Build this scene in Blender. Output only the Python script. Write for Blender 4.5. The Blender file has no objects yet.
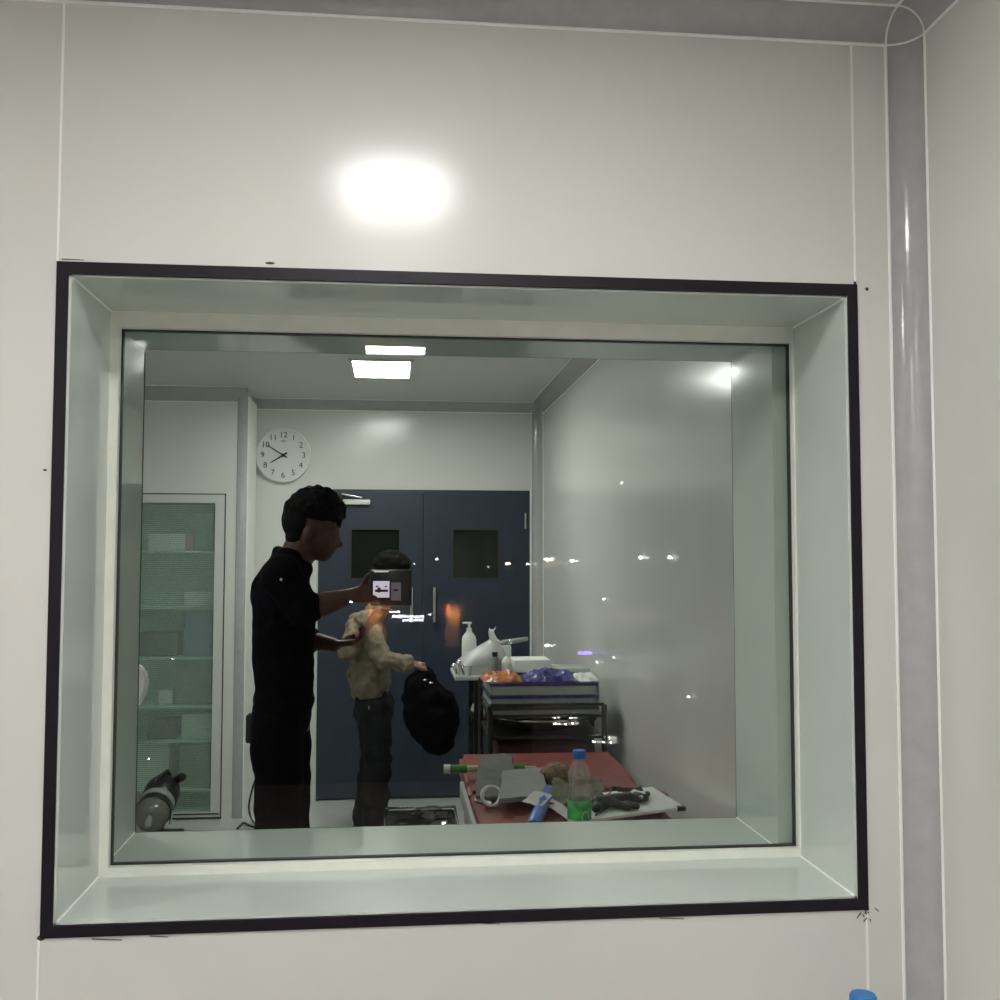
import bpy, bmesh, math, random
from mathutils import Vector, Matrix, noise
random.seed(7)
S = bpy.context.scene
COL = S.collection
PI = math.pi

# ------------------------------------------------------------------ camera
F, YAW, PITCH, ROLL = 1034.9, 0.1019, 0.05557, 0.0011
EYE = 1.61
cy, sy, cp, sp = math.cos(YAW), math.sin(YAW), math.cos(PITCH), math.sin(PITCH)
fw = Vector((sy*cp, cy*cp, sp)); r_ = Vector((cy, -sy, 0)); u_ = r_.cross(fw)
rt = r_*math.cos(ROLL) + u_*math.sin(ROLL); up = u_*math.cos(ROLL) - r_*math.sin(ROLL)
cam = bpy.data.cameras.new('camera'); co = bpy.data.objects.new('camera', cam); COL.objects.link(co)
cam.sensor_width = 36; cam.lens = 36*F/1000; cam.clip_start = .02
m = Matrix((rt, up, -fw)).transposed().to_4x4(); m.translation = Vector((0, 0, EYE)); co.matrix_world = m
S.camera = co

def ray(x, y): return fw + rt*((x-500)/F) - up*((y-500)/F)
def P(x, y, Y):                      # point seen at (x, y) on the plane at distance Y
    d = ray(x, y); d = d*(Y/d.y); return Vector((d.x, Y, d.z+EYE))
def PZ(x, y, Z):
    d = ray(x, y); d = d*((Z-EYE)/d.z); return Vector((d.x, d.y, Z))

# ------------------------------------------------------------------ materials
def lin(c): return tuple(((v/255+.055)/1.055)**2.4 if v/255 > .04045 else v/255/12.92 for v in c)
MATS = {}
def mat(name, rgb, rough=.5, metal=0, spec=.5, vary=0, scale=8, bump=0, bscale=60, emit=None, estr=0, coat=0):
    if name in MATS: return MATS[name]
    M = bpy.data.materials.new(name); M.use_nodes = True; nt = M.node_tree; b = nt.nodes['Principled BSDF']
    c = tuple(rgb)+(1,)
    b.inputs['Base Color'].default_value = c; b.inputs['Roughness'].default_value = rough
    b.inputs['Metallic'].default_value = metal; b.inputs['Specular IOR Level'].default_value = spec
    b.inputs['Coat Weight'].default_value = coat
    if vary or bump:
        tc = nt.nodes.new('ShaderNodeTexCoord')
    if vary:
        n = nt.nodes.new('ShaderNodeTexNoise'); n.inputs['Scale'].default_value = scale; n.inputs['Detail'].default_value = 5
        nt.links.new(tc.outputs['Object'], n.inputs['Vector'])
        rp = nt.nodes.new('ShaderNodeValToRGB')
        rp.color_ramp.elements[0].position = .3; rp.color_ramp.elements[1].position = .7
        rp.color_ramp.elements[0].color = tuple(max(0, v*(1-vary)) for v in rgb)+(1,)
        rp.color_ramp.elements[1].color = tuple(min(1, v*(1+vary)) for v in rgb)+(1,)
        nt.links.new(n.outputs['Fac'], rp.inputs['Fac']); nt.links.new(rp.outputs['Color'], b.inputs['Base Color'])
    if bump:
        n2 = nt.nodes.new('ShaderNodeTexNoise'); n2.inputs['Scale'].default_value = bscale; n2.inputs['Detail'].default_value = 3
        nt.links.new(tc.outputs['Object'], n2.inputs['Vector'])
        bp = nt.nodes.new('ShaderNodeBump'); bp.inputs['Strength'].default_value = bump; bp.inputs['Distance'].default_value = .01
        nt.links.new(n2.outputs['Fac'], bp.inputs['Height']); nt.links.new(bp.outputs['Normal'], b.inputs['Normal'])
    if emit:
        b.inputs['Emission Color'].default_value = tuple(emit)+(1,); b.inputs['Emission Strength'].default_value = estr
    MATS[name] = M; return M

def clear_mat(name, tint, refl, rough=0.0, haze=0, hazecol=(.8, .8, .8), ribs=0):
    M = bpy.data.materials.new(name); M.use_nodes = True; nt = M.node_tree; nt.nodes.clear()
    out = nt.nodes.new('ShaderNodeOutputMaterial'); t = nt.nodes.new('ShaderNodeBsdfTransparent'); g = nt.nodes.new('ShaderNodeBsdfGlossy')
    t.inputs['Color'].default_value = tuple(tint)+(1,); g.inputs['Roughness'].default_value = rough
    mx = nt.nodes.new('ShaderNodeMixShader'); mx.inputs['Fac'].default_value = refl
    src = t
    if haze:
        d = nt.nodes.new('ShaderNodeBsdfDiffuse'); d.inputs['Color'].default_value = tuple(hazecol)+(1,)
        mh = nt.nodes.new('ShaderNodeMixShader'); mh.inputs['Fac'].default_value = haze
        nt.links.new(t.outputs[0], mh.inputs[1]); nt.links.new(d.outputs[0], mh.inputs[2]); src = mh
        if ribs:
            tc = nt.nodes.new('ShaderNodeTexCoord'); w = nt.nodes.new('ShaderNodeTexWave'); w.bands_direction = 'Z'
            w.inputs['Scale'].default_value = ribs; nt.links.new(tc.outputs['Object'], w.inputs['Vector'])
            mr = nt.nodes.new('ShaderNodeMapRange'); mr.inputs['To Min'].default_value = haze*.55; mr.inputs['To Max'].default_value = min(1, haze*1.5)
            nt.links.new(w.outputs['Fac'], mr.inputs['Value']); nt.links.new(mr.outputs['Result'], mh.inputs['Fac'])
    nt.links.new(src.outputs[0], mx.inputs[1]); nt.links.new(g.outputs[0], mx.inputs[2]); nt.links.new(mx.outputs[0], out.inputs['Surface'])
    MATS[name] = M; return M

WALL = mat('wall_panel', (.7, .69, .66), .18, spec=.42, vary=.015, scale=3, bump=.02, bscale=350)
CEIL = mat('ceiling_panel', (.58, .58, .56), .35)
FLOOR = mat('vinyl_floor', (.5, .52, .5), .3, vary=.06, scale=5)
COVE = mat('anodised_cove', (.45, .44, .45), .13, vary=.05, scale=30, spec=.35)
BEAD = mat('white_sealant', (.92, .92, .9), .5)
TAPE = mat('black_tape', (.009, .006, .012), .5, spec=.3, bump=.15, bscale=40)
REVEAL = mat('reveal_panel', (.64, .68, .64), .1, vary=.02, scale=4)
MOULD = mat('cream_moulding', (.86, .86, .8), .35, vary=.03, scale=20)
GASKET = mat('dark_gasket', (.03, .035, .03), .6)
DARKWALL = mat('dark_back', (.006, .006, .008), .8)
DOORM = mat('blue_grey_laminate', (.025, .035, .06), .4, vary=.12, scale=6)
DOORF = mat('dark_door_edge', (.03, .042, .06), .4)
DOORGLASS = mat('dark_vision_glass', (.012, .016, .013), .12)
STEEL = mat('brushed_steel', (.6, .6, .58), .25, metal=1)
CHROME = mat('chrome', (.75, .76, .75), .08, metal=1)
DSTEEL = mat('dull_steel', (.055, .055, .05), .38, metal=.8, vary=.2, scale=25)
WHITEP = mat('white_plastic', (.75, .75, .72), .35)
WHITE2 = mat('white_enamel', (.62, .63, .6), .3)
BLACKP = mat('black_plastic', (.01, .01, .011), .35)
BLACKC = mat('black_cotton', (.004, .003, .005), .95, spec=.06, vary=.3, scale=14, bump=.3, bscale=90)
BLACKT = mat('black_trouser', (.0035, .003, .005), .95, spec=.06, bump=.3, bscale=90)
HAIR = mat('black_hair', (.005, .0045, .005), .8, spec=.12, bump=.9, bscale=120)
SKIN = mat('brown_skin', (.085, .035, .026), .55, spec=.3, vary=.12, scale=25)
EYEW = mat('eye', (.3, .28, .26), .2)
BEIGE = mat('beige_cotton', (.2, .165, .12), .9, spec=.1, vary=.3, scale=22, bump=.5, bscale=60)
OLIVE = mat('charcoal_trouser', (.016, .017, .018), .9, spec=.1, vary=.3, scale=14, bump=.4, bscale=50)
MAROON = mat('maroon_vinyl', (.24, .055, .05), .4, spec=.3, vary=.2, scale=7, bump=.2, bscale=25)
GREYC = mat('grey_cloth', (.15, .15, .135), .9, vary=.12, scale=20, bump=.4, bscale=70)
GREYC2 = mat('pale_grey_pad', (.25, .265, .26), .7, vary=.1, scale=12, bump=.2, bscale=50)
OLIVEC = mat('olive_cloth', (.13, .125, .085), .9, vary=.25, scale=18, bump=.5, bscale=50)
BROWNF = mat('brown_fleece', (.23, .165, .105), .95, vary=.35, scale=40, bump=1, bscale=90)
BLUE = mat('blue_plastic', (.06, .16, .5), .35, vary=.15, scale=20)
CAPB = mat('blue_cap', (.01, .13, .55), .35)
CAPN = mat('bright_blue_cap', (.015, .2, .55), .35)
GREEN = mat('green_label', (.06, .42, .11), .4, vary=.5, scale=35)
GREENE = mat('green_tip', (.05, .2, .03), .5, vary=.3, scale=30)
CREAM = mat('cream_paper', (.5, .47, .3), .7)
PAPER = mat('white_paper', (.72, .73, .7), .6)
PINKP = mat('pinkish_paper', (.55, .5, .52), .6)
NAVY = mat('navy_plastic', (.028, .028, .19), .3, vary=.6, scale=25, bump=.5, bscale=40)
ORANGE = mat('orange_plastic', (.4, .13, .045), .35, vary=.6, scale=30, bump=.5, bscale=40)
GREENB = mat('green_box', (.1, .38, .24), .5)
PINKB = mat('pink_box', (.5, .22, .22), .5)
BLUEB = mat('blue_box', (.1, .18, .34), .5)
GREENCAB = mat('green_cabinet_lining', (.5, .66, .57), .6, vary=.15, scale=3)
TRAY = clear_mat('clear_tray', (.78, .82, .8), .1, .12, .5, (.6, .64, .6))
WRAP = clear_mat('plastic_wrap', (.85, .87, .86), .03, .3, .75, (.5, .48, .48))
PET = clear_mat('clear_bottle', (.9, .88, .87), .16, .08, .2, (.62, .55, .53))
FILM = clear_mat('dark_film', (.6, .62, .62), .14, .06)
CLEARDOME = clear_mat('smoky_dome', (.6, .6, .55), .06, .2, .6, (.2, .2, .16))
RIB = clear_mat('ribbed_glass', (.9, .96, .93), .03, .25, .2, (.5, .58, .53), ribs=26)
PANE = clear_mat('window_glass', (.845, .875, .85), .022, 0)
LAMP = mat('lamp_diffuser', (.9, .9, .9), .5, emit=(1, 1, .97), estr=52)
LAMPF = mat('lamp_diffuser_soft', (.9, .9, .9), .5, emit=(1, 1, .97), estr=37)
DOT = mat('small_bulb', (.8, .8, .8), .5, emit=(1, .97, .9), estr=60)
DOTA = mat('warm_bulb', (.8, .8, .8), .5, emit=(1, .72, .4), estr=60)
AMBER = mat('amber_shade', (.4, .2, .08), .5, emit=(1, .42, .14), estr=9)
PURPLE = mat('purple_display', (.1, .05, .3), .4, emit=(.32, .2, 1), estr=26)
LEDW = mat('white_display', (.3, .3, .3), .4, emit=(.95, .93, 1), estr=26)
SCRN = mat('pale_screen', (.3, .28, .3), .3, emit=(.9, .78, .95), estr=.55)
SCRN2 = mat('dim_screen', (.1, .08, .1), .3, emit=(.55, .4, .5), estr=.13)
PLATE = mat('amber_backplate', (.6, .5, .4), .6)
PURP = mat('dark_purple_case', (.018, .01, .02), .3)

# ------------------------------------------------------------------ mesh helpers
class MB:
    def __init__(s): s.bm = bmesh.new()
    def box(s, a, b, bev=0):
        a, b = Vector(a), Vector(b); lo = Vector(map(min, a, b)); hi = Vector(map(max, a, b))
        r = bmesh.ops.create_cube(s.bm, size=1, matrix=Matrix.Translation((lo+hi)/2) @ Matrix.Diagonal((*(hi-lo), 1)))
        if bev:
            ed = {e for v in r['verts'] for e in v.link_edges}
            bmesh.ops.bevel(s.bm, geom=list(ed), offset=bev, segments=2, affect='EDGES', profile=.5)
        return s
    def obox(s, c, dims, rot, bev=0):     # oriented box
        M_ = Matrix.Translation(c) @ rot.to_4x4() @ Matrix.Diagonal((*dims, 1))
        r = bmesh.ops.create_cube(s.bm, size=1, matrix=M_)
        if bev:
            ed = {e for v in r['verts'] for e in v.link_edges}
            bmesh.ops.bevel(s.bm, geom=list(ed), offset=bev, segments=2, affect='EDGES', profile=.5)
        return s
    def cap(s, a, b, ra, rb=None, seg=12, hull=True):   # tapered capsule
        a, b = Vector(a), Vector(b); rb = ra if rb is None else rb
        d = b-a; L = max(d.length, 1e-6); z = d/L
        q = z.to_track_quat('Z', 'Y'); rings = []
        n = 4
        prof = [(-ra*math.cos(i*PI/2/n), ra*math.sin(i*PI/2/n)) for i in range(1, n+1)] + [(L+rb*math.sin(i*PI/2/n), rb*math.cos(i*PI/2/n)) for i in range(0, n)]
        v0 = s.bm.verts.new(a - z*ra); v1 = s.bm.verts.new(b + z*rb)
        for h, rr in prof:
            rings.append([s.bm.verts.new(a + q @ Vector((rr*math.cos(2*PI*k/seg), rr*math.sin(2*PI*k/seg), h))) for k in range(seg)])
        for i in range(len(rings)-1):
            for k in range(seg): s.bm.faces.new((rings[i][k], rings[i][(k+1) % seg], rings[i+1][(k+1) % seg], rings[i+1][k]))
        for k in range(seg):
            s.bm.faces.new((v0, rings[0][(k+1) % seg], rings[0][k])); s.bm.faces.new((v1, rings[-1][k], rings[-1][(k+1) % seg]))
        return s
    def ell(s, c, rad, rot=None, sub=3):
        M_ = Matrix.Translation(c) @ (rot.to_4x4() if rot else Matrix()) @ Matrix.Diagonal((*rad, 1))
        bmesh.ops.create_icosphere(s.bm, subdivisions=sub, radius=1, matrix=M_); return s
    def cyl(s, a, b, ra, rb=None, seg=20):
        a, b = Vector(a), Vector(b); rb = ra if rb is None else rb; d = b-a
        M_ = Matrix.Translation((a+b)/2) @ d.to_track_quat('Z', 'Y').to_matrix().to_4x4()
        bmesh.ops.create_cone(s.bm, cap_ends=True, cap_tris=False, segments=seg, radius1=ra, radius2=rb, depth=d.length, matrix=M_); return s
    def lathe(s, base, prof, axis=Vector((0, 0, 1)), seg=24, close=True):
        q = Vector(axis).normalized().to_track_quat('Z', 'Y'); rings = []
        for rr, h in prof:
            rings.append([s.bm.verts.new(Vector(base) + q @ Vector((rr*math.cos(2*PI*k/seg), rr*math.sin(2*PI*k/seg), h))) for k in range(seg)])
        for i in range(len(rings)-1):
            for k in range(seg): s.bm.faces.new((rings[i][k], rings[i][(k+1) % seg], rings[i+1][(k+1) % seg], rings[i+1][k]))
        if close: s.bm.faces.new(rings[0][::-1]); s.bm.faces.new(rings[-1])
        return s
    def tube(s, pts, r, seg=8):
        pts = [Vector(p) for p in pts]; rings = []
        for i, p in enumerate(pts):
            d = (pts[min(i+1, len(pts)-1)] - pts[max(i-1, 0)]).normalized(); q = d.to_track_quat('Z', 'Y')
            rr = r[i] if isinstance(r, (list, tuple)) else r
            rings.append([s.bm.verts.new(p + q @ Vector((rr*math.cos(2*PI*k/seg), rr*math.sin(2*PI*k/seg), 0))) for k in range(seg)])
        for i in range(len(rings)-1):
            a, b = rings[i], rings[i+1]
            o = min(range(seg), key=lambda t: (a[0].co-b[t].co).length)
            for k in range(seg): s.bm.faces.new((a[k], a[(k+1) % seg], b[(k+1+o) % seg], b[(k+o) % seg]))
        s.bm.faces.new(rings[0][::-1]); s.bm.faces.new(rings[-1]); return s
    def sheet(s, c00, c10, c11, c01, n=14, amp=.01, th=.004, sc=6, seed=0, curl=None):   # crumpled sheet with thickness
        c00, c10, c11, c01 = map(Vector, (c00, c10, c11, c01)); nrm = (c10-c00).cross(c01-c00).normalized(); g = []
        for lay in (0, 1):
            rows = []
            for j in range(n+1):
                row = []
                for i in range(n+1):
                    a, b = i/n, j/n
                    p = (c00*(1-a)+c10*a)*(1-b) + (c01*(1-a)+c11*a)*b
                    h = amp*(noise.noise(p*sc+Vector((seed, 0, 0)))+.5*noise.noise(p*sc*2.7+Vector((0, seed, 0))))
                    e = amp*.8*noise.noise(p*sc*1.5+Vector((0, 0, seed+5)))
                    q = p + nrm*(h+amp*.9+lay*th) + (c10-c00).normalized()*e
                    if curl: q = q + curl(a, b)
                    row.append(s.bm.verts.new(q))
                rows.append(row)
            g.append(rows)
        for j in range(n):
            for i in range(n):
                s.bm.faces.new((g[1][j][i], g[1][j][i+1], g[1][j+1][i+1], g[1][j+1][i]))
                s.bm.faces.new((g[0][j][i], g[0][j+1][i], g[0][j+1][i+1], g[0][j][i+1]))
        for k in range(n):
            for A, B in (((0, k), (0, k+1)), ((n, k+1), (n, k)), ((k+1, 0), (k, 0)), ((k, n), (k+1, n))):
                s.bm.faces.new((g[0][A[0]][A[1]], g[0][B[0]][B[1]], g[1][B[0]][B[1]], g[1][A[0]][A[1]]))
        return s
    def poly(s, pts, ext):                     # extruded polygon
        e = Vector(ext); a = [s.bm.verts.new(p) for p in pts]; b = [s.bm.verts.new(Vector(p)+e) for p in pts]; n = len(pts)
        s.bm.faces.new(a[::-1]); s.bm.faces.new(b)
        for k in range(n): s.bm.faces.new((a[k], a[(k+1) % n], b[(k+1) % n], b[k]))
        return s

BASE = {}
def finish(me_or_bm, name, mt, parent, smooth, at):
    if isinstance(me_or_bm, bmesh.types.BMesh):
        bmesh.ops.recalc_face_normals(me_or_bm, faces=me_or_bm.faces)
        me = bpy.data.meshes.new(name); me_or_bm.to_mesh(me); me_or_bm.free()
    else: me = me_or_bm; me.name = name
    if parent: org = BASE[parent.name]
    elif at is not None: org = Vector(at)
    else:
        xs = [v.co for v in me.vertices]
        org = Vector(((min(v.x for v in xs)+max(v.x for v in xs))/2, (min(v.y for v in xs)+max(v.y for v in xs))/2, min(v.z for v in xs)))
    me.transform(Matrix.Translation(-org))
    me.materials.clear(); me.materials.append(mt)
    if smooth:
        for p in me.polygons: p.use_smooth = True
        try: me.set_sharp_from_angle(angle=math.radians(smooth if smooth > 1 else 40))
        except Exception: pass
    o = bpy.data.objects.new(name, me); COL.objects.link(o)
    if parent: o.parent = parent
    else: o.location = org
    BASE[o.name] = org
    return o
def obj(name, mb, mt, parent=None, smooth=40, at=None): return finish(mb.bm, name, mt, parent, smooth, at)
def tag(o, label, cat, group=None, kind=None):
    if label: o['label'] = label
    if cat: o['category'] = cat
    if group: o['group'] = group
    if kind: o['kind'] = kind
    return o
def thing(name, label, cat, loc, group=None):
    o = bpy.data.objects.new(name, None); o.empty_display_size = .05; COL.objects.link(o); o.location = loc; BASE[o.name] = Vector(loc)
    return tag(o, label, cat, group)
def struct(name, mb, mt, parent=None, smooth=40):
    o = obj(name, mb, mt, parent, smooth)
    if not parent: o['kind'] = 'structure'
    return o
def sempty(name, loc):
    o = bpy.data.objects.new(name, None); o.empty_display_size = .05; COL.objects.link(o); o.location = loc; BASE[o.name] = Vector(loc); o['kind'] = 'structure'; return o
def merged(mb, voxel, smooth_it=4):               # one continuous skin over overlapping volumes
    bmesh.ops.recalc_face_normals(mb.bm, faces=mb.bm.faces)
    me = bpy.data.meshes.new('tmp'); mb.bm.to_mesh(me); mb.bm.free()
    o = bpy.data.objects.new('tmp', me); COL.objects.link(o)
    r = o.modifiers.new('r', 'REMESH'); r.mode = 'VOXEL'; r.voxel_size = voxel
    s_ = o.modifiers.new('s', 'SMOOTH'); s_.iterations = smooth_it; s_.factor = .5
    dg = bpy.context.evaluated_depsgraph_get(); dg.update()
    out = bpy.data.meshes.new_from_object(o.evaluated_get(dg))
    bpy.data.objects.remove(o); bpy.data.meshes.remove(me)
    return out
def skin(name, mb, mt, parent=None, voxel=.008, it=4, at=None, fold=0, fsc=9):
    me = merged(mb, voxel, it)
    if fold:
        dv = [v.normal*(fold*(noise.noise(Vector((v.co.x*fsc, v.co.y*fsc, v.co.z*fsc*1.6)))+.5*noise.noise(v.co*fsc*2.6))) for v in me.vertices]
        for v, d in zip(me.vertices, dv): v.co += d
    return finish(me, name, mt, parent, 180, at)
def text_mesh(txt, size, M_):
    c = bpy.data.curves.new('t', 'FONT'); c.body = txt; c.size = size; c.align_x = 'CENTER'; c.align_y = 'CENTER'; c.extrude = .001
    o = bpy.data.objects.new('t', c); COL.objects.link(o); dg = bpy.context.evaluated_depsgraph_get(); dg.update()
    me = bpy.data.meshes.new_from_object(o.evaluated_get(dg)); bpy.data.objects.remove(o); me.transform(M_); return me
def rotm(ax, deg): return Matrix.Rotation(math.radians(deg), 3, ax)

# ------------------------------------------------------------------ the shell
XR, XL, ZC, YF, YB = 1.01, -2.6, 2.672, 7.05, -3.2
W0, W1 = 1.9, 2.46                           # the thick wall with the window
OX0, OX1, OZ0, OZ1 = -.583, .869, .972, 2.117     # opening
b = MB(); b.box((XL, W0, 0), (OX0, W1, ZC)).box((OX1, W0, 0), (XR, W1, ZC)).box((OX0, W0, 0), (OX1, W1, OZ0)).box((OX0, W0, OZ1), (OX1, W1, ZC))
struct('wall_front', b, WALL, smooth=0)
struct('wall_right', MB().box((XR, YB, 0), (XR+.1, YF+.1, ZC)), WALL, smooth=0)
struct('wall_left', MB().box((XL-.1, YB, 0), (XL, YF+.1, ZC)), WALL, smooth=0)
struct('wall_back', MB().box((XL-.1, YB-.1, 0), (XR+.1, YB, ZC)), DARKWALL, smooth=0)  # unseen wall coloured near black to keep its reflection off the pane
XS, YS = -.925, 6.62                          # the projecting piece of wall on the left of the far room
DX0, DX1, DZ1 = P(318, 600, YF).x, P(529.5, 600, YF).x, P(424, 490, YF).z
b = MB(); b.box((XS, YF, 0), (DX0, YF+.1, ZC)).box((DX1, YF, 0), (XR, YF+.1, ZC)).box((DX0, YF, DZ1), (DX1, YF+.1, ZC))
struct('wall_far', b, WALL, smooth=0)
CX0, CX1, CZ1 = -1.9, P(224, 600, YS).x, P(200, 494, YS).z  # recess for the cabinet
b = MB(); b.box((XL, YS, CZ1), (XS, YF, ZC)).box((CX1, YS, 0), (XS, YF, CZ1)).box((XL, YS, 0), (CX0, YF, CZ1)).box((CX0, YF-.1, 0), (CX1, YF, CZ1))
struct('wall_alcove', b, WALL, smooth=0)
struct('ceiling', MB().box((XL-.1, YB-.1, ZC), (XR+.1, YF+.1, ZC+.1)), CEIL, smooth=0)
struct('floor', MB().box((XL-.1, W0+.2, -.1), (XR+.1, YF+.1, 0)), FLOOR, smooth=0)
struct('floor', MB().box((XL-.1, YB-.1, -.1), (XR+.1, W0+.2, 0)), mat('darkened_near_floor', (.22, .22, .21), .5), smooth=0)  # near floor coloured darker to weaken its reflection in the pane

# quarter-round coves: from corner point c along d, legs toward e1 and e2
def cove(name, a, b_, e1, e2, r=.052, beads=True):
    a, b_, e1, e2 = map(Vector, (a, b_, e1, e2)); mb = MB(); n = 10; prof = []
    for i in range(n+1):
        t = i/n*PI/2; prof.append((r*(1-math.sin(t)), r*(1-math.cos(t))))
    pts = [e1*x+e2*y for x, y in prof] + [Vector((0, 0, 0))]
    mb.poly([a+p for p in pts], b_-a)
    root = struct(name, mb, COVE, smooth=60)
    if beads:
        for e in (e1, e2):
            obj('sealant_line', MB().cyl(a+e*(r+.001), b_+e*(r+.001), .0033, seg=8), BEAD, root)
    return root
cr = .05
cove('trim_1', (XL, W0, ZC), (XR-cr, W0, ZC), (0, -1, 0), (0, 0, -1))
cove('trim_2', (XR, W0, 0), (XR, W0, ZC-cr), (-1, 0, 0), (0, -1, 0))
cove('trim_3', (XR, YB, ZC), (XR, W0-cr, ZC), (-1, 0, 0), (0, 0, -1))
# the moulded corner piece where the three coves meet
mb = MB(); n = 10; R_ = .052; cc = Vector((XR-R_, W0-R_, ZC-R_)); g = []
for i in range(n+1):
    row = []
    for j in range(n+1):
        th, ph = i/n*PI/2, j/n*PI/2
        row.append(mb.bm.verts.new(cc + Vector((R_*math.cos(th)*math.cos(ph), R_*math.cos(th)*math.sin(ph), R_*math.sin(th)))))
    g.append(row)
for i in range(n):
    for j in range(n):
        try: mb.bm.faces.new((g[i][j], g[i][j+1], g[i+1][j+1], g[i+1][j]))
        except ValueError: pass
bmesh.ops.remove_doubles(mb.bm, verts=mb.bm.verts, dist=1e-5)
ext = bmesh.ops.solidify(mb.bm, geom=list(mb.bm.faces), thickness=-.006)
cp_ = struct('trim_4', mb, COVE, smooth=60)
for A, B in ((Vector((1, 0, 0)), Vector((0, 1, 0))), (Vector((1, 0, 0)), Vector((0, 0, 1))), (Vector((0, 1, 0)), Vector((0, 0, 1)))):
    obj('sealant_line', MB().tube([cc+(A*math.cos(k/8*PI/2)+B*math.sin(k/8*PI/2))*R_ for k in range(9)], .0022, 6), BEAD, cp_)
# far room coves
cove('trim_5', (XS, YF, ZC), (XR, YF, ZC), (0, -1, 0), (0, 0, -1), r=.066)
cove('trim_6', (XR, YF, 0), (XR, YF, ZC), (-1, 0, 0), (0, -1, 0), r=.072)
cove('trim_7', (XR, W1, ZC), (XR, YF, ZC), (-1, 0, 0), (0, 0, -1), r=.075)
cove('trim_8', (XL, YS, ZC), (XS, YS, ZC), (0, -1, 0), (0, 0, -1), r=.085)
cp9 = struct('trim_9', MB().box((XS-.06, YS-.006, 0), (XS+.003, YS+.04, ZC-.05), .004), COVE)
obj('sealant_line', MB().box((XS+.003, YS-.004, 0), (XS+.009, YF-.06, ZC-.05)), BEAD, cp9, 0)
# thin white joints between the wall panels
for i, (x, z0, z1) in enumerate(((-.603, 2.14, ZC-.055), (-.606, 0, .95), (.886, 2.14, ZC-.055), (.886, 0, .95))):
    struct('trim_%d' % (11+i), MB().box((x-.0022, W0-.0015, z0), (x+.0022, W0+.002, z1)), BEAD, smooth=0)

# ------------------------------------------------------------------ the window
win = sempty('window_1', ((OX0+OX1)/2, W0, OZ0))
TX0, TX1, TZ0, TZ1 = -.604, .889, .952, 2.139
def ring(mb, y0, y1, o, i):
    (a0, a1, c0, c1), (e0, e1, f0, f1) = o, i
    mb.box((a0, y0, c0), (e0, y1, c1)).box((e1, y0, c0), (a1, y1, c1)).box((e0, y0, c0), (e1, y1, f0)).box((e0, y0, f1), (e1, y1, c1)); return mb
obj('tape_border', ring(MB(), W0-.003, W0+.004, (TX0, TX1, TZ0, TZ1), (OX0, OX1, OZ0, OZ1)), TAPE, win, 0)
GY, GX0, GX1, GZ0, GZ1 = 2.18, -.5605, .8605, .994, 2.079
mb = MB()     # lining of the near side, four panels
t = .004
mb.box((OX0, W0+.004, OZ0), (OX0+t, GY-.02, OZ1)).box((OX1-t, W0+.004, OZ0), (OX1, GY-.02, OZ1)).box((OX0, W0+.004, OZ0), (OX1, GY-.02, OZ0+t)).box((OX0, W0+.004, OZ1-t), (OX1, GY-.02, OZ1))
obj('reveal_lining', mb, REVEAL, win, 0)
mb = MB()
for x, sx in ((OX0+t, 1), (OX1-t, -1)):
    for z in (OZ0+t, OZ1-t): mb.cyl((x, W0+.006, z), (x, GY-.02, z), .003, seg=8)
obj('corner_bead', mb, BEAD, win)
obj('moulding', ring(MB(), GY-.02, GY-.003, (OX0, OX1, OZ0, OZ1), (GX0, GX1, GZ0, GZ1)), MOULD, win, 0)
obj('gasket', ring(MB(), GY-.0035, GY+.008, (GX0-.01, GX1+.01, GZ0-.01, GZ1+.01), (GX0+.0035, GX1-.0035, GZ0+.0035, GZ1-.0035)), GASKET, win, 0)
obj('pane', MB().box((GX0-.005, GY, GZ0-.005), (GX1+.005, GY+.006, GZ1+.005)), PANE, win, 0)
FX0, FX1, FZ0, FZ1 = -.5815, .826, .985, 2.094
mb = MB()
mb.box((OX0, GY+.01, OZ0), (FX0, W1+.002, OZ1)).box((FX1, GY+.01, OZ0), (OX1, W1+.002, OZ1)).box((FX0, GY+.01, OZ0), (FX1, W1+.002, FZ0)).box((FX0, GY+.01, FZ1), (FX1, W1+.002, OZ1))
obj('far_lining', mb, REVEAL, win, 0)
mb = MB()
for x in (FX0, FX1):
    for z in (FZ0,): mb.cyl((x, GY+.01, z), (x, W1, z), .0025, seg=8)
obj('corner_bead', mb, BEAD, win)
obj('far_edge', ring(MB(), W1+.002, W1+.006, (OX0-.001, FX1+.002, FZ0-.004, FZ1+.004), (FX0+.0015, FX1, FZ0, FZ1)), GASKET, win, 0)
# wear around the frame: small black drips and smudges of the sealant
mb = MB()
def smudge(px, py, w, h): c = P(px, py, W0-.001); mb.ell(c, (w, .0012, h), sub=2)
smudge(867, 289, .0035, .0035); smudge(41, 938, .007, .005); smudge(270, 263, .009, .0022); smudge(45, 470, .0035, .002); smudge(855, 283, .003, .004)
for k in range(9):
    a = P(862+random.uniform(-2, 14), 906+random.uniform(2, 14), W0-.001); mb.cap(a, a+Vector((random.uniform(-.008, .008), 0, random.uniform(-.01, .006))), .0012, .0008, 6)
for px, py, dx in ((62, 259, 22), (92, 939, 30), (660, 918, 24), (150, 936, 18), (480, 923, 20), (800, 284, 20)):
    mb.cap(P(px, py, W0-.001), P(px+dx, py+1, W0-.001), .0009, .0006, 6)
obj('sealant_smudge', mb, mat('dark_sealant', (.05, .045, .04), .6), win)

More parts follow.
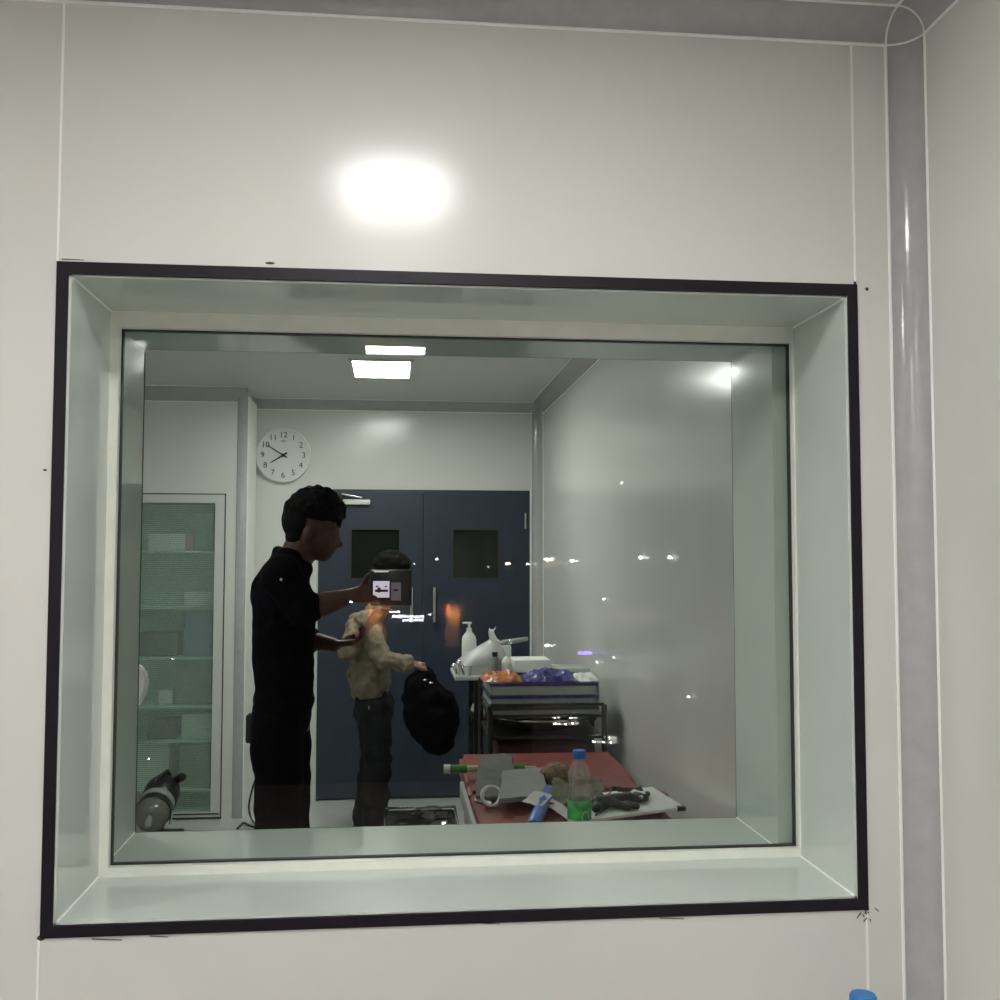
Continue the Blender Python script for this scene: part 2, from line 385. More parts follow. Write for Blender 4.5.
# ------------------------------------------------------------------ lamps
def ceiling_light(c, w, d, label, m_):
    t_ = thing('ceiling_light', label, 'light', (c[0], c[1], ZC), 'square ceiling lights')
    x, y = c; f = .018
    obj('frame', ring_xy(MB(), (x-w/2-f, x+w/2+f, y-d/2-f, y+d/2+f), (x-w/2, x+w/2, y-d/2, y+d/2), ZC-.012, ZC), WHITEP, t_, 0)
    obj('diffuser', MB().box((x-w/2, y-d/2, ZC-.009), (x+w/2, y+d/2, ZC-.001)), m_, t_, 0)
def ring_xy(mb, o, i, z0, z1):
    mb.box((o[0], o[2], z0), (i[0], o[3], z1)).box((i[1], o[2], z0), (o[1], o[3], z1)).box((i[0], o[2], z0), (i[1], i[2], z1)).box((i[0], i[3], z0), (i[1], o[3], z1)); return mb
ceiling_light((-.005, .88), .27, .27, 'ceiling light closest to the window wall, throwing the bright spot above the black frame', LAMP)
ceiling_light((.0, -.79), .30, .40, 'ceiling light mirrored in the glass just under the top of the frame', LAMP)
ceiling_light((-.075, 5.80), .31, .5, 'bright ceiling light in the far room, above the blue-grey doors', LAMPF)
ceiling_light((-2.2, .88), .27, .27, 'unseen ceiling light added to brighten the near room, far to the left of the window', LAMP)  # added out of frame to lift the near wall
ceiling_light((-2.2, -.79), .3, .4, 'unseen ceiling light added to brighten the near room, rearmost on the left', LAMP)  # second added lamp, fills the near room from out of sight
ceiling_light((-1.3, 3.3), .3, .32, 'unseen ceiling light added to brighten the far room, close behind the window wall', LAMPF)  # added out of view to even out the far room's right wall
ceiling_light((-.3, 4.9), .3, .32, 'ceiling light added to brighten the far room, hidden above the top of the window', LAMPF)  # added above the opening as unseen fill for the far room

# ------------------------------------------------------------------ double door
mid = P(423, 600, YF).x
def leaf(n, x0, x1, wx0, wx1, hx, label):
    root = sempty('door_%d' % n, ((x0+x1)/2, YF, 0)); root['label'] = label
    y0, y1 = YF-.012, YF+.04
    wz1, wz0 = P(424, 530, YF).z, P(424, 578, YF).z
    mb = MB(); ring(mb, y0, y1, (x0, x1, .012, DZ1-.03), (wx0, wx1, wz0, wz1)); obj('leaf', mb, DOORM, root, 0)
    f = .012
    v = obj('vision_frame', ring(MB(), y0-.008, y1, (wx0-f, wx1+f, wz0-f, wz1+f), (wx0, wx1, wz0, wz1)), GASKET, root, 0)
    obj('vision_panel', MB().box((wx0-.002, y0+.012, wz0-.002), (wx1+.002, y0+.02, wz1+.002)), DOORGLASS, v, 0)
    z1, z0 = P(423, 587, YF).z, P(423, 622, YF).z
    h = MB(); h.cyl((hx, y0-.045, z0), (hx, y0-.045, z1), .011)
    for z in (z0+.02, z1-.02): h.cyl((hx, y0-.045, z), (hx, y0, z), .008)
    obj('pull_handle', h, STEEL, root)
    return root
l1 = leaf(1, DX0+.012, mid-.002, P(351.5, 550, YF).x, P(399, 550, YF).x, P(411.5, 600, YF).x, 'left blue-grey door leaf with closer at its top')
l2 = leaf(2, mid+.002, DX1-.012, P(453.5, 550, YF).x, P(498, 550, YF).x, P(434, 600, YF).x, 'right blue-grey door leaf beside the right wall')
c = MB(); a = P(343, 500, YF-.05); e = P(370, 503, YF-.05)
c.box((a.x, YF-.055, a.z-.03), (e.x, YF-.012, a.z+.005), .006); obj('closer_body', c, WHITEP, l1)
c = MB(); c.obox(P(352, 496, YF-.05), (.14, .012, .014), rotm('Y', 12), .002); obj('closer_arm', c, STEEL, l1)
c = MB(); c.cyl(P(525.5, 513, YF-.02), P(525.5, 529, YF-.02), .008, seg=10); obj('hinge', c, STEEL, l2)
fr = struct('trim_15', MB().box((DX0, YF-.016, DZ1-.03), (DX1, YF+.05, DZ1)).box((DX0, YF-.014, 0), (DX0+.012, YF+.05, DZ1)).box((DX1-.012, YF-.014, 0), (DX1, YF+.05, DZ1)), DOORF, smooth=0)
obj('white_edge', MB().box((DX1, YF-.012, 0), (DX1+.012, YF, DZ1)), BEAD, fr, 0)

# ------------------------------------------------------------------ wall clock
cc = P(283, 455, YF-.05); RC = .183
ck = thing('wall_clock', 'round white wall clock above the man in black', 'clock', (cc.x, YF, cc.z))
ax = Vector((0, -1, 0))
obj('case', MB().lathe((cc.x, YF-.001, cc.z), [(RC*.96, 0), (RC, .012), (RC, .035), (RC*.985, .045), (RC*.93, .045), (RC*.92, .034), (.01, .034)], ax, 48), WHITEP, ck)
obj('dial', MB().cyl((cc.x, YF-.033, cc.z), (cc.x, YF-.0365, cc.z), RC*.92, seg=48), PAPER, ck)
INK = mat('clock_ink', (.04, .04, .04), .6)
for k in range(1, 13):
    an = math.radians(30*k); rr = RC*.74
    M_ = Matrix.Translation((cc.x+rr*math.sin(an), YF-.0375, cc.z+rr*math.cos(an))) @ Matrix.Rotation(PI/2, 4, 'X')
    finish(text_mesh(str(k), .054, M_), 'numeral', INK, ck, 0, None)
def hand(name, deg, L, w, y):
    an = math.radians(deg); d = Vector((math.sin(an), 0, math.cos(an))); n_ = Vector((d.z, 0, -d.x)); o_ = Vector((cc.x, y, cc.z))
    obj(name, MB().poly([o_-d*.03-n_*w, o_-d*.03+n_*w, o_+d*L+n_*w*.5, o_+d*L-n_*w*.5], (0, -.002, 0)), BLACKP, ck, 0)
hand('hour_hand', 238, .098, .0065, YF-.0395); hand('minute_hand', 302, .125, .005, YF-.042)
obj('hand_boss', MB().cyl((cc.x, YF-.037, cc.z), (cc.x, YF-.047, cc.z), .011, seg=16), BLACKP, ck)
lg = Matrix.Translation((cc.x, YF-.0375, cc.z+RC*.52)) @ Matrix.Rotation(PI/2, 4, 'X')
obj('dial_mark', MB().box((cc.x-.016, YF-.038, cc.z+RC*.5), (cc.x+.016, YF-.0365, cc.z+RC*.54)), mat('grey_ink', (.25, .25, .25), .6), ck, 0)

# ------------------------------------------------------------------ glass-fronted cabinet in the alcove
GXa, GXb = CX0+.06, P(214, 600, YS).x
GZa, GZb = P(200, 812, YS).z, P(200, 503, YS).z
cab = thing('glass_cabinet', 'tall built-in cabinet with ribbed greenish glass door', 'cabinet', ((CX0+CX1)/2, YS+.2, 0))
mb = MB(); mb.box((CX0+.003, YS+.43, .03), (CX1-.003, YF-.102, CZ1-.003)).box((CX0+.003, YS+.02, .003), (CX0+.02, YS+.43, CZ1-.003)).box((CX1-.02, YS+.02, .003), (CX1-.003, YS+.43, CZ1-.003)).box((CX0+.02, YS+.02, CZ1-.02), (CX1-.02, YS+.43, CZ1-.003)).box((CX0+.02, YS+.02, .003), (CX1-.02, YS+.43, .04))
obj('carcass', mb, GREENCAB, cab, 0)
shelf_py = (551, 606, 656, 704, 738, 786)
SZ = []
for py in shelf_py:
    z = P(200, py, YS+.15).z; SZ.append(z)
    obj('shelf', MB().box((CX0+.022, YS+.05, z-.012), (CX1-.022, YS+.42, z)), GREENCAB, cab, 0)
dr = obj('door', ring(MB(), YS-.008, YS+.016, (CX0+.004, CX1-.004, .015, CZ1-.004), (GXa, GXb, GZa, GZb)), WHITE2, cab, 0)
obj('ribbed_pane', MB().box((GXa-.003, YS+.002, GZa-.003), (GXb+.003, YS+.008, GZb+.003)), RIB, dr, 0)
obj('door_gap', MB().box((CX1-.0035, YS-.003, 0), (CX1+.003, YS+.01, CZ1)).box((CX0, YS-.003, CZ1-.003), (CX1+.003, YS+.01, CZ1+.003)).box((CX0, YS-.003, .004), (CX1, YS+.01, .014)), GASKET, cab, 0)
obj('bottom_slot', MB().box((CX0+.05, YS-.012, .03), (CX1-.01, YS-.008, .038)), GASKET, dr, 0)
def cbox(px0, px1, py0, sh, m_, label, dy=.12):
    z = SZ[sh] if sh is not None else .041
    a = P(px0, 600, YS+dy); e = P(px1, 600, YS+dy); top = P(200, py0, YS+dy).z
    o = obj('storage_box', MB().box((a.x, YS+dy, z+.001), (e.x, YS+dy+.18, top), .004), m_)
    tag(o, label, 'box', 'boxes in the glass cabinet')
cbox(193, 213, 514, 0, GREENB, 'green box on the top shelf of the glass cabinet')
cbox(147, 184, 534, 0, PAPER, 'long white box on the top shelf of the glass cabinet')
cbox(185, 192.5, 534, 0, PINKB, 'small pink box beside the long white box in the cabinet')
cbox(184, 213, 592, 1, PAPER, 'white box on the second shelf of the glass cabinet')
cbox(185, 213, 613, 2, BLUEB, 'blue-grey bundle on the third shelf of the glass cabinet')
cbox(140, 178, 632, 2, mat('dark_green_box', (.02, .05, .045), .6), 'dark box at the left of the third cabinet shelf')
cbox(176, 213, 660, 3, GREYC2, 'pale grey box on the fourth cabinet shelf')
cbox(160, 174, 690, 3, PAPER, 'small white box on the fourth cabinet shelf, left of the grey one')
cbox(184, 213, 714, 4, PAPER, 'white packet stack in the lower middle of the cabinet')
cbox(150, 178, 720, 4, mat('dark_box2', (.05, .08, .07), .6), 'dark packet beside the white stack in the cabinet')
cbox(182, 213, 744, 5, mat('sand_box', (.3, .33, .22), .6), 'olive carton on the lowest cabinet shelf')
cbox(139, 172, 742, 5, PAPER, 'white carton at the left of the lowest cabinet shelf')

# ------------------------------------------------------------------ people
def hand_on(mb, wrist, palm, fdir, side, curl, thumb, size=1.0):
    """palm + four bent fingers and a thumb; fdir: finger direction, side: across the palm, curl: bending direction"""
    wrist, palm, fdir, side, curl, thumb = [Vector(v) for v in (wrist, palm, fdir, side, curl, thumb)]
    fdir.normalize(); side.normalize(); curl.normalize(); thumb.normalize()
    k = size
    for i in range(4): mb.cap(wrist+side*(i-1.5)*.010*k, palm+side*(i-1.5)*.019*k+fdir*.02*k, .014*k, .0125*k, 8)
    for i, L in enumerate((.040, .046, .043, .033)):
        b0 = palm+side*(i-1.5)*.0205*k+fdir*.026*k; d1 = (fdir*.85+curl*.45).normalized(); d2 = (fdir*.25+curl).normalized(); d3 = (curl-fdir*.4).normalized()
        p1 = b0+d1*L*k; p2 = p1+d2*L*.65*k; p3 = p2+d3*L*.45*k
        mb.cap(b0, p1, .0092*k, .0088*k, 8); mb.cap(p1, p2, .0088*k, .008*k, 8); mb.cap(p2, p3, .008*k, .0068*k, 8)
    t0 = wrist*.55+palm*.45+side*-.028*k; t1 = t0+(thumb+fdir*.6).normalized()*.038*k; t2 = t1+(thumb*.6+fdir).normalized()*.03*k
    mb.cap(t0, t1, .0125*k, .0098*k, 8); mb.cap(t1, t2, .0098*k, .0075*k, 8)

# --- the man in black, profile to the right, looking down at the tablet he holds up
Y0 = 3.6
def M(px, py, dy=0): return P(px, py, Y0+dy)
body = MB()
sk = rotm('Y', 22)
body.ell(M(312, 519), (.098, .077, .108), sk)                       # skull
body.ell(M(322, 538), (.062, .058, .078), rotm('Y', 15))            # face
body.ell(M(321, 549), (.046, .048, .042), rotm('Y', 10))            # jaw
body.ell(M(323, 557), (.022, .026, .017))                           # chin
body.ell(M(335, 533.5), (.016, .05, .012))                            # brow
body.cap(M(335, 536), M(340, 544.2), .009, .0125, 8)                # nose
body.ell(M(336, 545.2), (.012, .016, .007))
body.ell(M(332.6, 549.8), (.012, .021, .006)); body.ell(M(331, 553), (.012, .018, .0062))   # lips
for s in (-1, 1):
    e = M(309, 536)+Vector((0, s*.078, 0)); body.ell(e, (.017, .009, .03), rotm('Y', 20)); body.ell(e+Vector((.004, s*.004, 0)), (.01, .006, .02), rotm('Y', 20))
    body.ell(M(327, 542)+Vector((0, s*.042, 0)), (.02, .016, .022))    # cheek
body.cap(M(303, 542), M(291, 569), .056, .062)                        # neck
body.cap(M(287, 573, -.1), M(287, 573, .1), .045)
chest = M(285, 605); body.ell(chest, (.09, .16, .18)); body.ell(M(286, 660), (.085, .145, .16)); hip = M(282, 712); body.ell(hip, (.085, .15, .12))
def arm(mb, pts, rad):
    for i in range(len(pts)-1): mb.cap(pts[i], pts[i+1], rad[i], rad[i+1])
aR = [M(283, 577, -.19), M(303, 610, -.22), M(356, 594.5, -.2)]       # near arm, raised forward
aL = [M(284, 577, .19), M(298, 638, .2), M(334, 645, .13)]
arm(body, aR, (.052, .042, .024)); arm(body, [aR[1], aR[1].lerp(aR[2], .35), aR[2]], (.038, .041, .024))
arm(body, aL, (.052, .042, .025))
hand_on(body, aR[2], aR[2]+Vector((.045, -.005, .004)), (1, .05, .1), (0, -.35, -.95), (.1, .9, -.2), (-.1, -.1, 1), .95)
hand_on(body, aL[2], aL[2]+Vector((.045, -.005, .006)), (1, -.1, .1), (0, -1, .1), (-.2, 0, 1), (.3, -.5, .8), .95)
FEETZ = .0
legs = []
for s, dx in ((-1, -.004), (1, .004)):
    h = hip+Vector((dx, s*.09, -.03)); k = Vector((hip.x+.014+dx, Y0+s*.1, .53)); an = Vector((hip.x-.0+dx, Y0+s*.105, .095)); legs.append((h, k, an))
    body.cap(h, k, .085, .058); body.cap(k, an, .056, .04); body.cap(an+Vector((-.02, 0, -.055)), an+Vector((.16, s*.01, -.06)), .032, .03)
man = skin('person', body, SKIN, voxel=.0065, it=3, at=(hip.x, Y0, 0))
tag(man, 'person in black shirt and trousers standing in profile, arm out, looking down at a tablet', 'person')
hr = MB()
hr.ell(M(314.5, 511), (.093, .083, .082), sk); hr.ell(M(329, 508), (.052, .064, .055)); hr.ell(M(302, 521), (.07, .08, .078), rotm('Y', -10)); hr.ell(M(335, 517), (.026, .056, .032), rotm('Y', 35))
hr.ell(M(297, 537), (.04, .06, .036))
for k in range(170):
    d = Vector((random.gauss(0, 1), random.gauss(0, 1), random.gauss(.25, 1))).normalized()
    if d.z < -.15 and d.x > -.45: continue
    if d.z < -.6 or (abs(d.y) > .75 and d.z < .1): continue
    q = M(315, 513)+Vector((d.x*.097, d.y*.084, d.z*.086)); hr.ell(q, (random.uniform(.01, .017),)*3, sub=1)
for k in range(40):
    tt = random.random(); q = M(331+tt*9+random.uniform(-3, 3), 500+tt*26+random.uniform(-3, 3))+Vector((0, random.uniform(-.055, .055), 0)); hr.ell(q, (random.uniform(.009, .014),)*3, sub=1)
skin('hair', hr, HAIR, man, .005, 1)
for s in (-1, 1): obj('eye', MB().ell(M(332.5, 538.6)+Vector((0, s*.031, 0)), (.011, .012, .009)), EYEW, man)
sh = MB()
for q_ in (-.1, 0, .1): sh.cap(M(284, 603, q_*.9), M(284.5, 690, q_*.75), .108, .1)
sh.ell(M(281.5, 592), (.1, .17, .12), rotm('Y', 14)); sh.cap(M(282.5, 576, -.14), M(282.5, 576, .14), .072); sh.cap(M(286, 566, -.085), M(286, 566, .085), .058); sh.ell(M(291.5, 560.5), (.074, .078, .03), rotm('Y', 36)); sh.ell(M(295, 570), (.062, .1, .05))
sh.cap(M(284, 699, -.08), M(284, 699, .08), .1)
sh.cap(aR[0], aR[1], .072, .056); sh.cap(aR[1], aR[1].lerp(aR[2], .14), .055, .05)
sh.cap(aL[0], aL[1], .073, .06); sh.cap(aL[1], aL[1].lerp(aL[2], .3), .056, .05)
skin('shirt', sh, BLACKC, man, .009, 6, fold=.008)
tr = MB()
tr.ell(hip+Vector((0, 0, -.005)), (.1, .17, .12))
for s, (h, k, an) in zip((-1, 1), legs):
    tr.cap(h, k, .086, .077); tr.cap(k, an+Vector((0, 0, .02)), .077, .064); tr.cap(h, h+Vector((-.005, 0, -.12)), .09, .084)
skin('trousers', tr, BLACKT, man, .01, 5, fold=.007)
for s, (h, k, an) in zip((-1, 1), legs):
    fo = MB(); fo.cap(an+Vector((-.03, 0, -.05)), an+Vector((.17, s*.012, -.06)), .045, .038); fo.cap(an, an+Vector((.05, 0, -.04)), .052, .045)
    fo.bm.transform(Matrix.Identity(4)); me = merged(fo, .009, 3)
    for v in me.vertices: v.co.z = max(v.co.z, .001)
    finish(me, 'shoe', BLACKP, man, 180, None)
pc = M(251, 727, -.02); obj('belt_pouch', MB().box(pc+Vector((-.014, -.035, -.05)), pc+Vector((.02, .03, .045)), .008), BLACKP, man)
for px, py in ((281, 579), (287, 588), (291, 585)):
    pass
obj('shirt_logo', MB().ell(M(281, 579.5, -.268), (.004, .004, .0045)), PAPER, man)

# --- tablet held up by the man
tb = aR[2]; ty = tb.y-.012
def TP(x, y, dy=0): return P(x, y, ty+dy)
a, e = TP(370, 606), TP(412, 570)
tab = thing('tablet', 'dark handheld tablet with a small pale picture, held by the person in black', 'tablet', ((a.x+e.x)/2, ty, a.z))
obj('case', MB().box((a.x, ty-.004, a.z), (e.x, ty+.006, e.z), .003), PURP, tab)
a, e = TP(373, 597.5), TP(389.5, 581); scr = obj('screen', MB().box((a.x, ty-.0055, a.z), (e.x, ty-.0038, e.z)), SCRN, tab, 0)
a, e = TP(391, 600.5), TP(401, 582.5); obj('side_panel', MB().box((a.x, ty-.0052, a.z), (e.x, ty-.0038, e.z)), SCRN2, tab, 0)
a, e = TP(374, 572.2), TP(388.5, 571); obj('light_line', MB().box((a.x, ty-.0055, a.z), (e.x, ty-.0038, e.z)), SCRN, tab, 0)
mb = MB(); mb.box(TP(375, 592, -.0058), TP(388, 589.5, -.0052)).ell(TP(379, 590, -.0055), (.006, .0006, .009)).ell(TP(377, 586.5, -.0055), (.004, .0006, .003)).ell(TP(386, 586.5, -.0055), (.005, .0006, .002)).ell(TP(396, 590, -.0053), (.008, .0006, .004))
obj('picture', mb, mat('screen_ink', (.03, .03, .035), .6), tab)

# --- the person in the beige shirt, further back
Y1 = 6.0
def B(px, py, dy=0): return P(px, py, Y1+dy)
body = MB()
body.ell(B(392, 572), (.09, .076, .105), rotm('Y', 12)); body.ell(B(398, 583), (.058, .055, .07)); body.ell(B(398, 592), (.04, .042, .035)); body.cap(B(405, 577), B(408, 583), .009, .012, 8)
body.ell(B(404, 588), (.014, .022, .006)); body.ell(B(403.5, 590), (.013, .018, .006)); body.ell(B(390, 578, -.074), (.016, .01, .028)); body.ell(B(390, 578, .074), (.016, .01, .028))
body.cap(B(388, 588), B(377, 612), .052, .06); body.cap(B(370, 618, -.13), B(370, 618, .13), .05)
body.ell(B(369, 640), (.1, .15, .17)); body.ell(B(372, 675), (.1, .14, .15)); bh = B(374, 706); body.ell(bh, (.1, .155, .12))
bR = [B(368, 632, -.17), B(384, 660, -.24), B(411, 664, -.25)]; bL = [B(358, 630, -.1), B(347, 652, -.2), B(369, 624, -.3)]
arm(body, bR, (.05, .042, .026)); arm(body, bL, (.05, .042, .027))
hand_on(body, bR[2], bR[2]+Vector((.05, 0, -.012)), (1, 0, -.35), (.2, -.9, -.3), (-.2, .1, -1), (.4, -.5, .2))
hand_on(body, bL[2], bL[2]+Vector((.03, 0, .035)), (.6, 0, .8), (-.6, -.6, .4), (.8, .1, -.2), (-.3, -.3, .8))
bl = []
for s in (-1, 1):
    h = bh+Vector((0, s*.085, -.02)); k = Vector((bh.x+.015-s*.01, Y1+s*.1, .48)); an = Vector((bh.x-.02-s*.03, Y1+s*.11, .09)); bl.append((h, k, an))
    body.cap(h, k, .08, .056); body.cap(k, an, .055, .038); body.cap(an+Vector((-.02, 0, -.05)), an+Vector((.15, s*.01, -.055)), .03, .028)
p2 = skin('person', body, mat('tan_skin', (.2, .095, .06), .5, vary=.1, scale=25), voxel=.008, it=3, at=(bh.x, Y1, 0))
tag(p2, 'person in beige shirt behind, reaching out to a black bag in front of the doors', 'person')
hr = MB(); hr.ell(B(391, 566), (.1, .087, .088), rotm('Y', 12)); hr.ell(B(383, 576), (.05, .08, .07)); hr.ell(B(402, 564), (.055, .07, .045))
for k in range(80):
    d = Vector((random.gauss(0, 1), random.gauss(0, 1), abs(random.gauss(.2, 1)))).normalized(); hr.ell(B(391, 566)+Vector((d.x*.1, d.y*.085, d.z*.088)), (.014,)*3, sub=1)
skin('hair', hr, HAIR, p2, .008, 1)
for s in (-1, 1): obj('eye', MB().ell(B(404.5, 580)+Vector((0, s*.03, 0)), (.011, .012, .009)), EYEW, p2)
sh = MB()
for q_ in (-.085, 0, .085):
    sh.cap(B(368, 637, q_), B(369.5, 683, q_), .112 if q_ == 0 else .095, .122 if q_ == 0 else .1)
sh.ell(B(358, 628), (.07, .13, .085)); sh.cap(B(366, 622, -.15), B(366, 622, .15), .062); sh.cap(B(376, 611, -.03), B(376, 611, .03), .058)
sh.cap(bR[0], bR[1], .068, .056); sh.cap(bR[1], bR[1].lerp(bR[2], .86), .054, .045); sh.cap(bR[1].lerp(bR[2], .78), bR[1].lerp(bR[2], .88), .049, .049)
sh.cap(bL[0], bL[1], .066, .054); sh.cap(bL[1], bL[1].lerp(bL[2], .14), .054, .05)
skin('shirt', sh, BEIGE, p2, .009, 3, fold=.016, fsc=14)
tr = MB(); tr.ell(bh+Vector((0, 0, -.01)), (.115, .175, .13))
for h, k, an in bl: tr.cap(h, k, .1, .082); tr.cap(k, an+Vector((0, 0, .02)), .08, .072)
skin('trousers', tr, OLIVE, p2, .01, 4, fold=.013, fsc=10)
obj('belt_buckle', MB().box(B(368, 706, -.19), B(370, 709, -.175)), STEEL, p2)
for h, k, an in bl:
    fo = MB(); fo.cap(an+Vector((-.03, 0, -.045)), an+Vector((.17, 0, -.055)), .045, .038); fo.cap(an, an+Vector((.05, 0, -.04)), .05, .045)
    me = merged(fo, .01, 3)
    for v in me.vertices: v.co.z = max(v.co.z, .001)
    finish(me, 'shoe', BLACKP, p2, 180, None)

# --- black bag hanging from that person's hand
bag = thing('bag', 'large slack black bag hanging from the hand of the person in beige', 'bag', B(428, 755, -.25))
mb = MB(); mb.ell(B(432, 715, -.25), (.15, .1, .2), rotm('Y', -18)); mb.ell(B(422, 695, -.25), (.11, .085, .13)); mb.ell(B(437, 735, -.25), (.11, .1, .1)); mb.ell(B(425, 678, -.25), (.06, .05, .06))
skin('sack', mb, BLACKC, bag, .011, 4, fold=.022, fsc=9)
hp = bR[2]+Vector((.1, -.01, -.035))
obj('strap', MB().tube([B(415, 690, -.25), hp+Vector((-.04, 0, -.05)), hp+Vector((-.01, 0, .012)), hp+Vector((.03, 0, -.03)), B(432, 690, -.25)], .012), BLACKC, bag)
for px, py in ((425, 680), (431, 683)): obj('buckle', MB().ell(B(px, py, -.33), (.012, .006, .006)), STEEL, bag)

# ------------------------------------------------------------------ the couch and what lies on it
BZ = .76
bx0, bx1, by0, by1 = .262, .93, 2.62, 4.36
bed = thing('treatment_couch', 'maroon vinyl treatment couch along the right wall', 'couch', ((bx0+bx1)/2, (by0+by1)/2, 0))
obj('mattress', MB().box((bx0+.012, by0, BZ-.07), (bx1-.01, 3.78, BZ), .02), MAROON, bed)
mb = MB(); mb.poly([(bx0+.012, 3.80, BZ-.07), (bx0+.012, by1, BZ-.06), (bx0+.012, by1, BZ+.035), (bx0+.012, 4.05, BZ+.012), (bx0+.012, 3.80, BZ)], (bx1-bx0-.022, 0, 0))
bmesh.ops.bevel(mb.bm, geom=list(mb.bm.edges), offset=.018, segments=3, affect='EDGES')
obj('backrest', mb, MAROON, bed)
obj('side_rail', MB().box((bx0-.004, by0, BZ-.075), (bx0+.012, by1-.32, BZ-.012), .004), WHITE2, bed)
obj('frame', MB().box((bx0+.02, by0+.05, BZ-.13), (bx1-.02, by1-.02, BZ-.072)), WHITE2, bed)
for x in (bx0+.05, bx1-.05):
    for y in (by0+.12, by1-.12): obj('leg', MB().cyl((x, y, 0), (x, y, BZ-.11), .022), WHITE2, bed)
def Z(px, py, h=0): return PZ(px, py, BZ+h)
tag(obj('cloth', MB().sheet(Z(476, 801, .004), Z(518, 802, .004), P(512, 761, 4.03), P(479, 761, 4.03), 16, .012, .01, 9, 3), GREYC), 'dark grey cloth folded flat at the left edge of the maroon couch', 'cloth')
tag(obj('pad', MB().sheet(Z(498, 806, .03), Z(548, 802, .012), Z(541, 773, .03), Z(502, 777, .05), 12, .008, .016, 8, 9), GREYC2), 'pale grey pad lying on the dark grey cloth', 'pad')
tag(obj('cloth', MB().sheet(Z(545, 812, .001), Z(606, 808, .001), Z(600, 786, .001), Z(552, 789, .001), 18, .03, .008, 14, 21), OLIVEC), 'olive brown cloth crumpled behind the clear bottle', 'cloth')
bn = MB(); fc = Z(557, 786, 0)
bn.ell(fc+Vector((0, 0, .042)), (.055, .055, .042)); bn.ell(fc+Vector((-.03, .01, .03)), (.04, .04, .03)); bn.ell(fc+Vector((.035, 0, .036)), (.036, .04, .036))
for k in range(90):
    d = Vector((random.gauss(0, 1), random.gauss(0, 1), abs(random.gauss(0, 1)))).normalized(); bn.ell(fc+Vector((d.x*.06, d.y*.05, .03+d.z*.05)), (.012,)*3, sub=1)
tag(skin('wool_bundle', bn, BROWNF, None, .006, 1), 'rounded brown fuzzy bundle left of the clear bottle', 'bundle')
# roll of paper with green ends, passing under the grey cloth
ra, rb = P(447, 769, 3.98), P(536, 768, 3.98); rz = max(.0, 0)
d = (rb-ra).normalized(); L = (rb-ra).length
rl = thing('rolled_chart', 'thin cream roll with green tips lying across the couch beneath the grey cloth', 'roll', ra)
obj('roll', MB().cyl(ra+d*.06, rb-d*.05, .0125), CREAM, rl)
obj('tip', MB().cyl(ra+d*.0, ra+d*.075, .016), GREENE, rl); obj('tip', MB().cyl(rb-d*.085, rb-d*.045, .0165), GREENE, rl)
obj('white_cap', MB().cyl(ra-d*.012, ra+d*.012, .017), PAPER, rl); obj('end_knob', MB().cyl(rb-d*.045, rb, .008), CREAM, rl)
# tape ring
tc_ = Z(491, 807, .0); ta = Vector((.25, -1, .25)).normalized()
tp = thing('tape_roll', 'white ring of adhesive tape standing on the maroon couch', 'tape', tc_)
tc2 = tc_+Vector((0, 0, .038)); qa = .036
obj('ring', MB().lathe(tc2-ta*.011, [(qa-.007, 0), (qa, 0), (qa, .022), (qa-.007, .022), (qa-.007, 0)], ta, 28, close=False), PAPER, tp)
obj('loose_end', MB().sheet(Z(474, 801, .002), Z(490, 806, .002), Z(492, 803, .004), Z(475, 798, .004), 6, .003, .0008, 15, 2), PAPER, tp)
# blue tube wrapped with white paper
b0, b1 = Z(533, 826, .026), Z(549, 789, .036)
d = (b1-b0).normalized()
bt = thing('spray_tube', 'slim blue tube lying on the couch with white paper across it', 'tube', b0)
obj('barrel', MB().lathe(b0, [(.018, 0), (.022, .01), (.022, (b1-b0).length*.55), (.019, (b1-b0).length*.62), (.019, (b1-b0).length*.95), (.014, (b1-b0).length)], d, 18), BLUE, bt)
tag(obj('paper_wrap', MB().sheet(Z(522, 803, .046), Z(542, 808, .046), Z(552, 796, .046), Z(535, 793, .046), 8, .006, .001, 14, 4), PINKP), 'pinkish white paper wrapper draped over the blue tube', 'paper')
tag(obj('paper_strip', MB().sheet(Z(546, 806, .02), Z(568, 822, .004), Z(573, 815, .004), Z(552, 799, .03), 8, .006, .001, 14, 8), PINKP), 'narrow white paper strip between the blue tube and the clear bottle', 'paper')
# bottle
bb = Z(579.5, 824, .001); bb.y = 3.24; bb = P(579.5, 824, 3.24); bb.z = BZ+.001
Hh = P(579.5, 750, 3.24).z-bb.z; kk = .0031*24.5
bo = thing('drink_bottle', 'clear plastic drink bottle with blue cap and green label on the couch', 'bottle', bb)
R1 = 23*3.24/1035/2*1.02*1.0
R1 = 11.8*3.24/1035
prof = [(R1*.8, 0), (R1*.98, .006), (R1, .02), (R1, Hh*.40), (R1*.98, Hh*.47), (R1*.86, Hh*.55), (R1*.93, Hh*.64), (R1*.97, Hh*.68), (R1*.84, Hh*.76), (R1*.5, Hh*.86), (R1*.43, Hh*.9), (R1*.43, Hh*.945)]
obj('bottle_body', MB().lathe(bb, prof, seg=28), PET, bo)
obj('bottle_cap', MB().lathe(bb, [(R1*.55, Hh*.9), (R1*.56, Hh*.99), (R1*.5, Hh)], seg=24), CAPB, bo)
lb = obj('bottle_label', MB().lathe(bb, [(R1*1.012, .012), (R1*1.02, .014), (R1*1.02, Hh*.385), (R1*1.012, Hh*.39)], seg=28, close=False), GREEN, bo)
mb = MB()
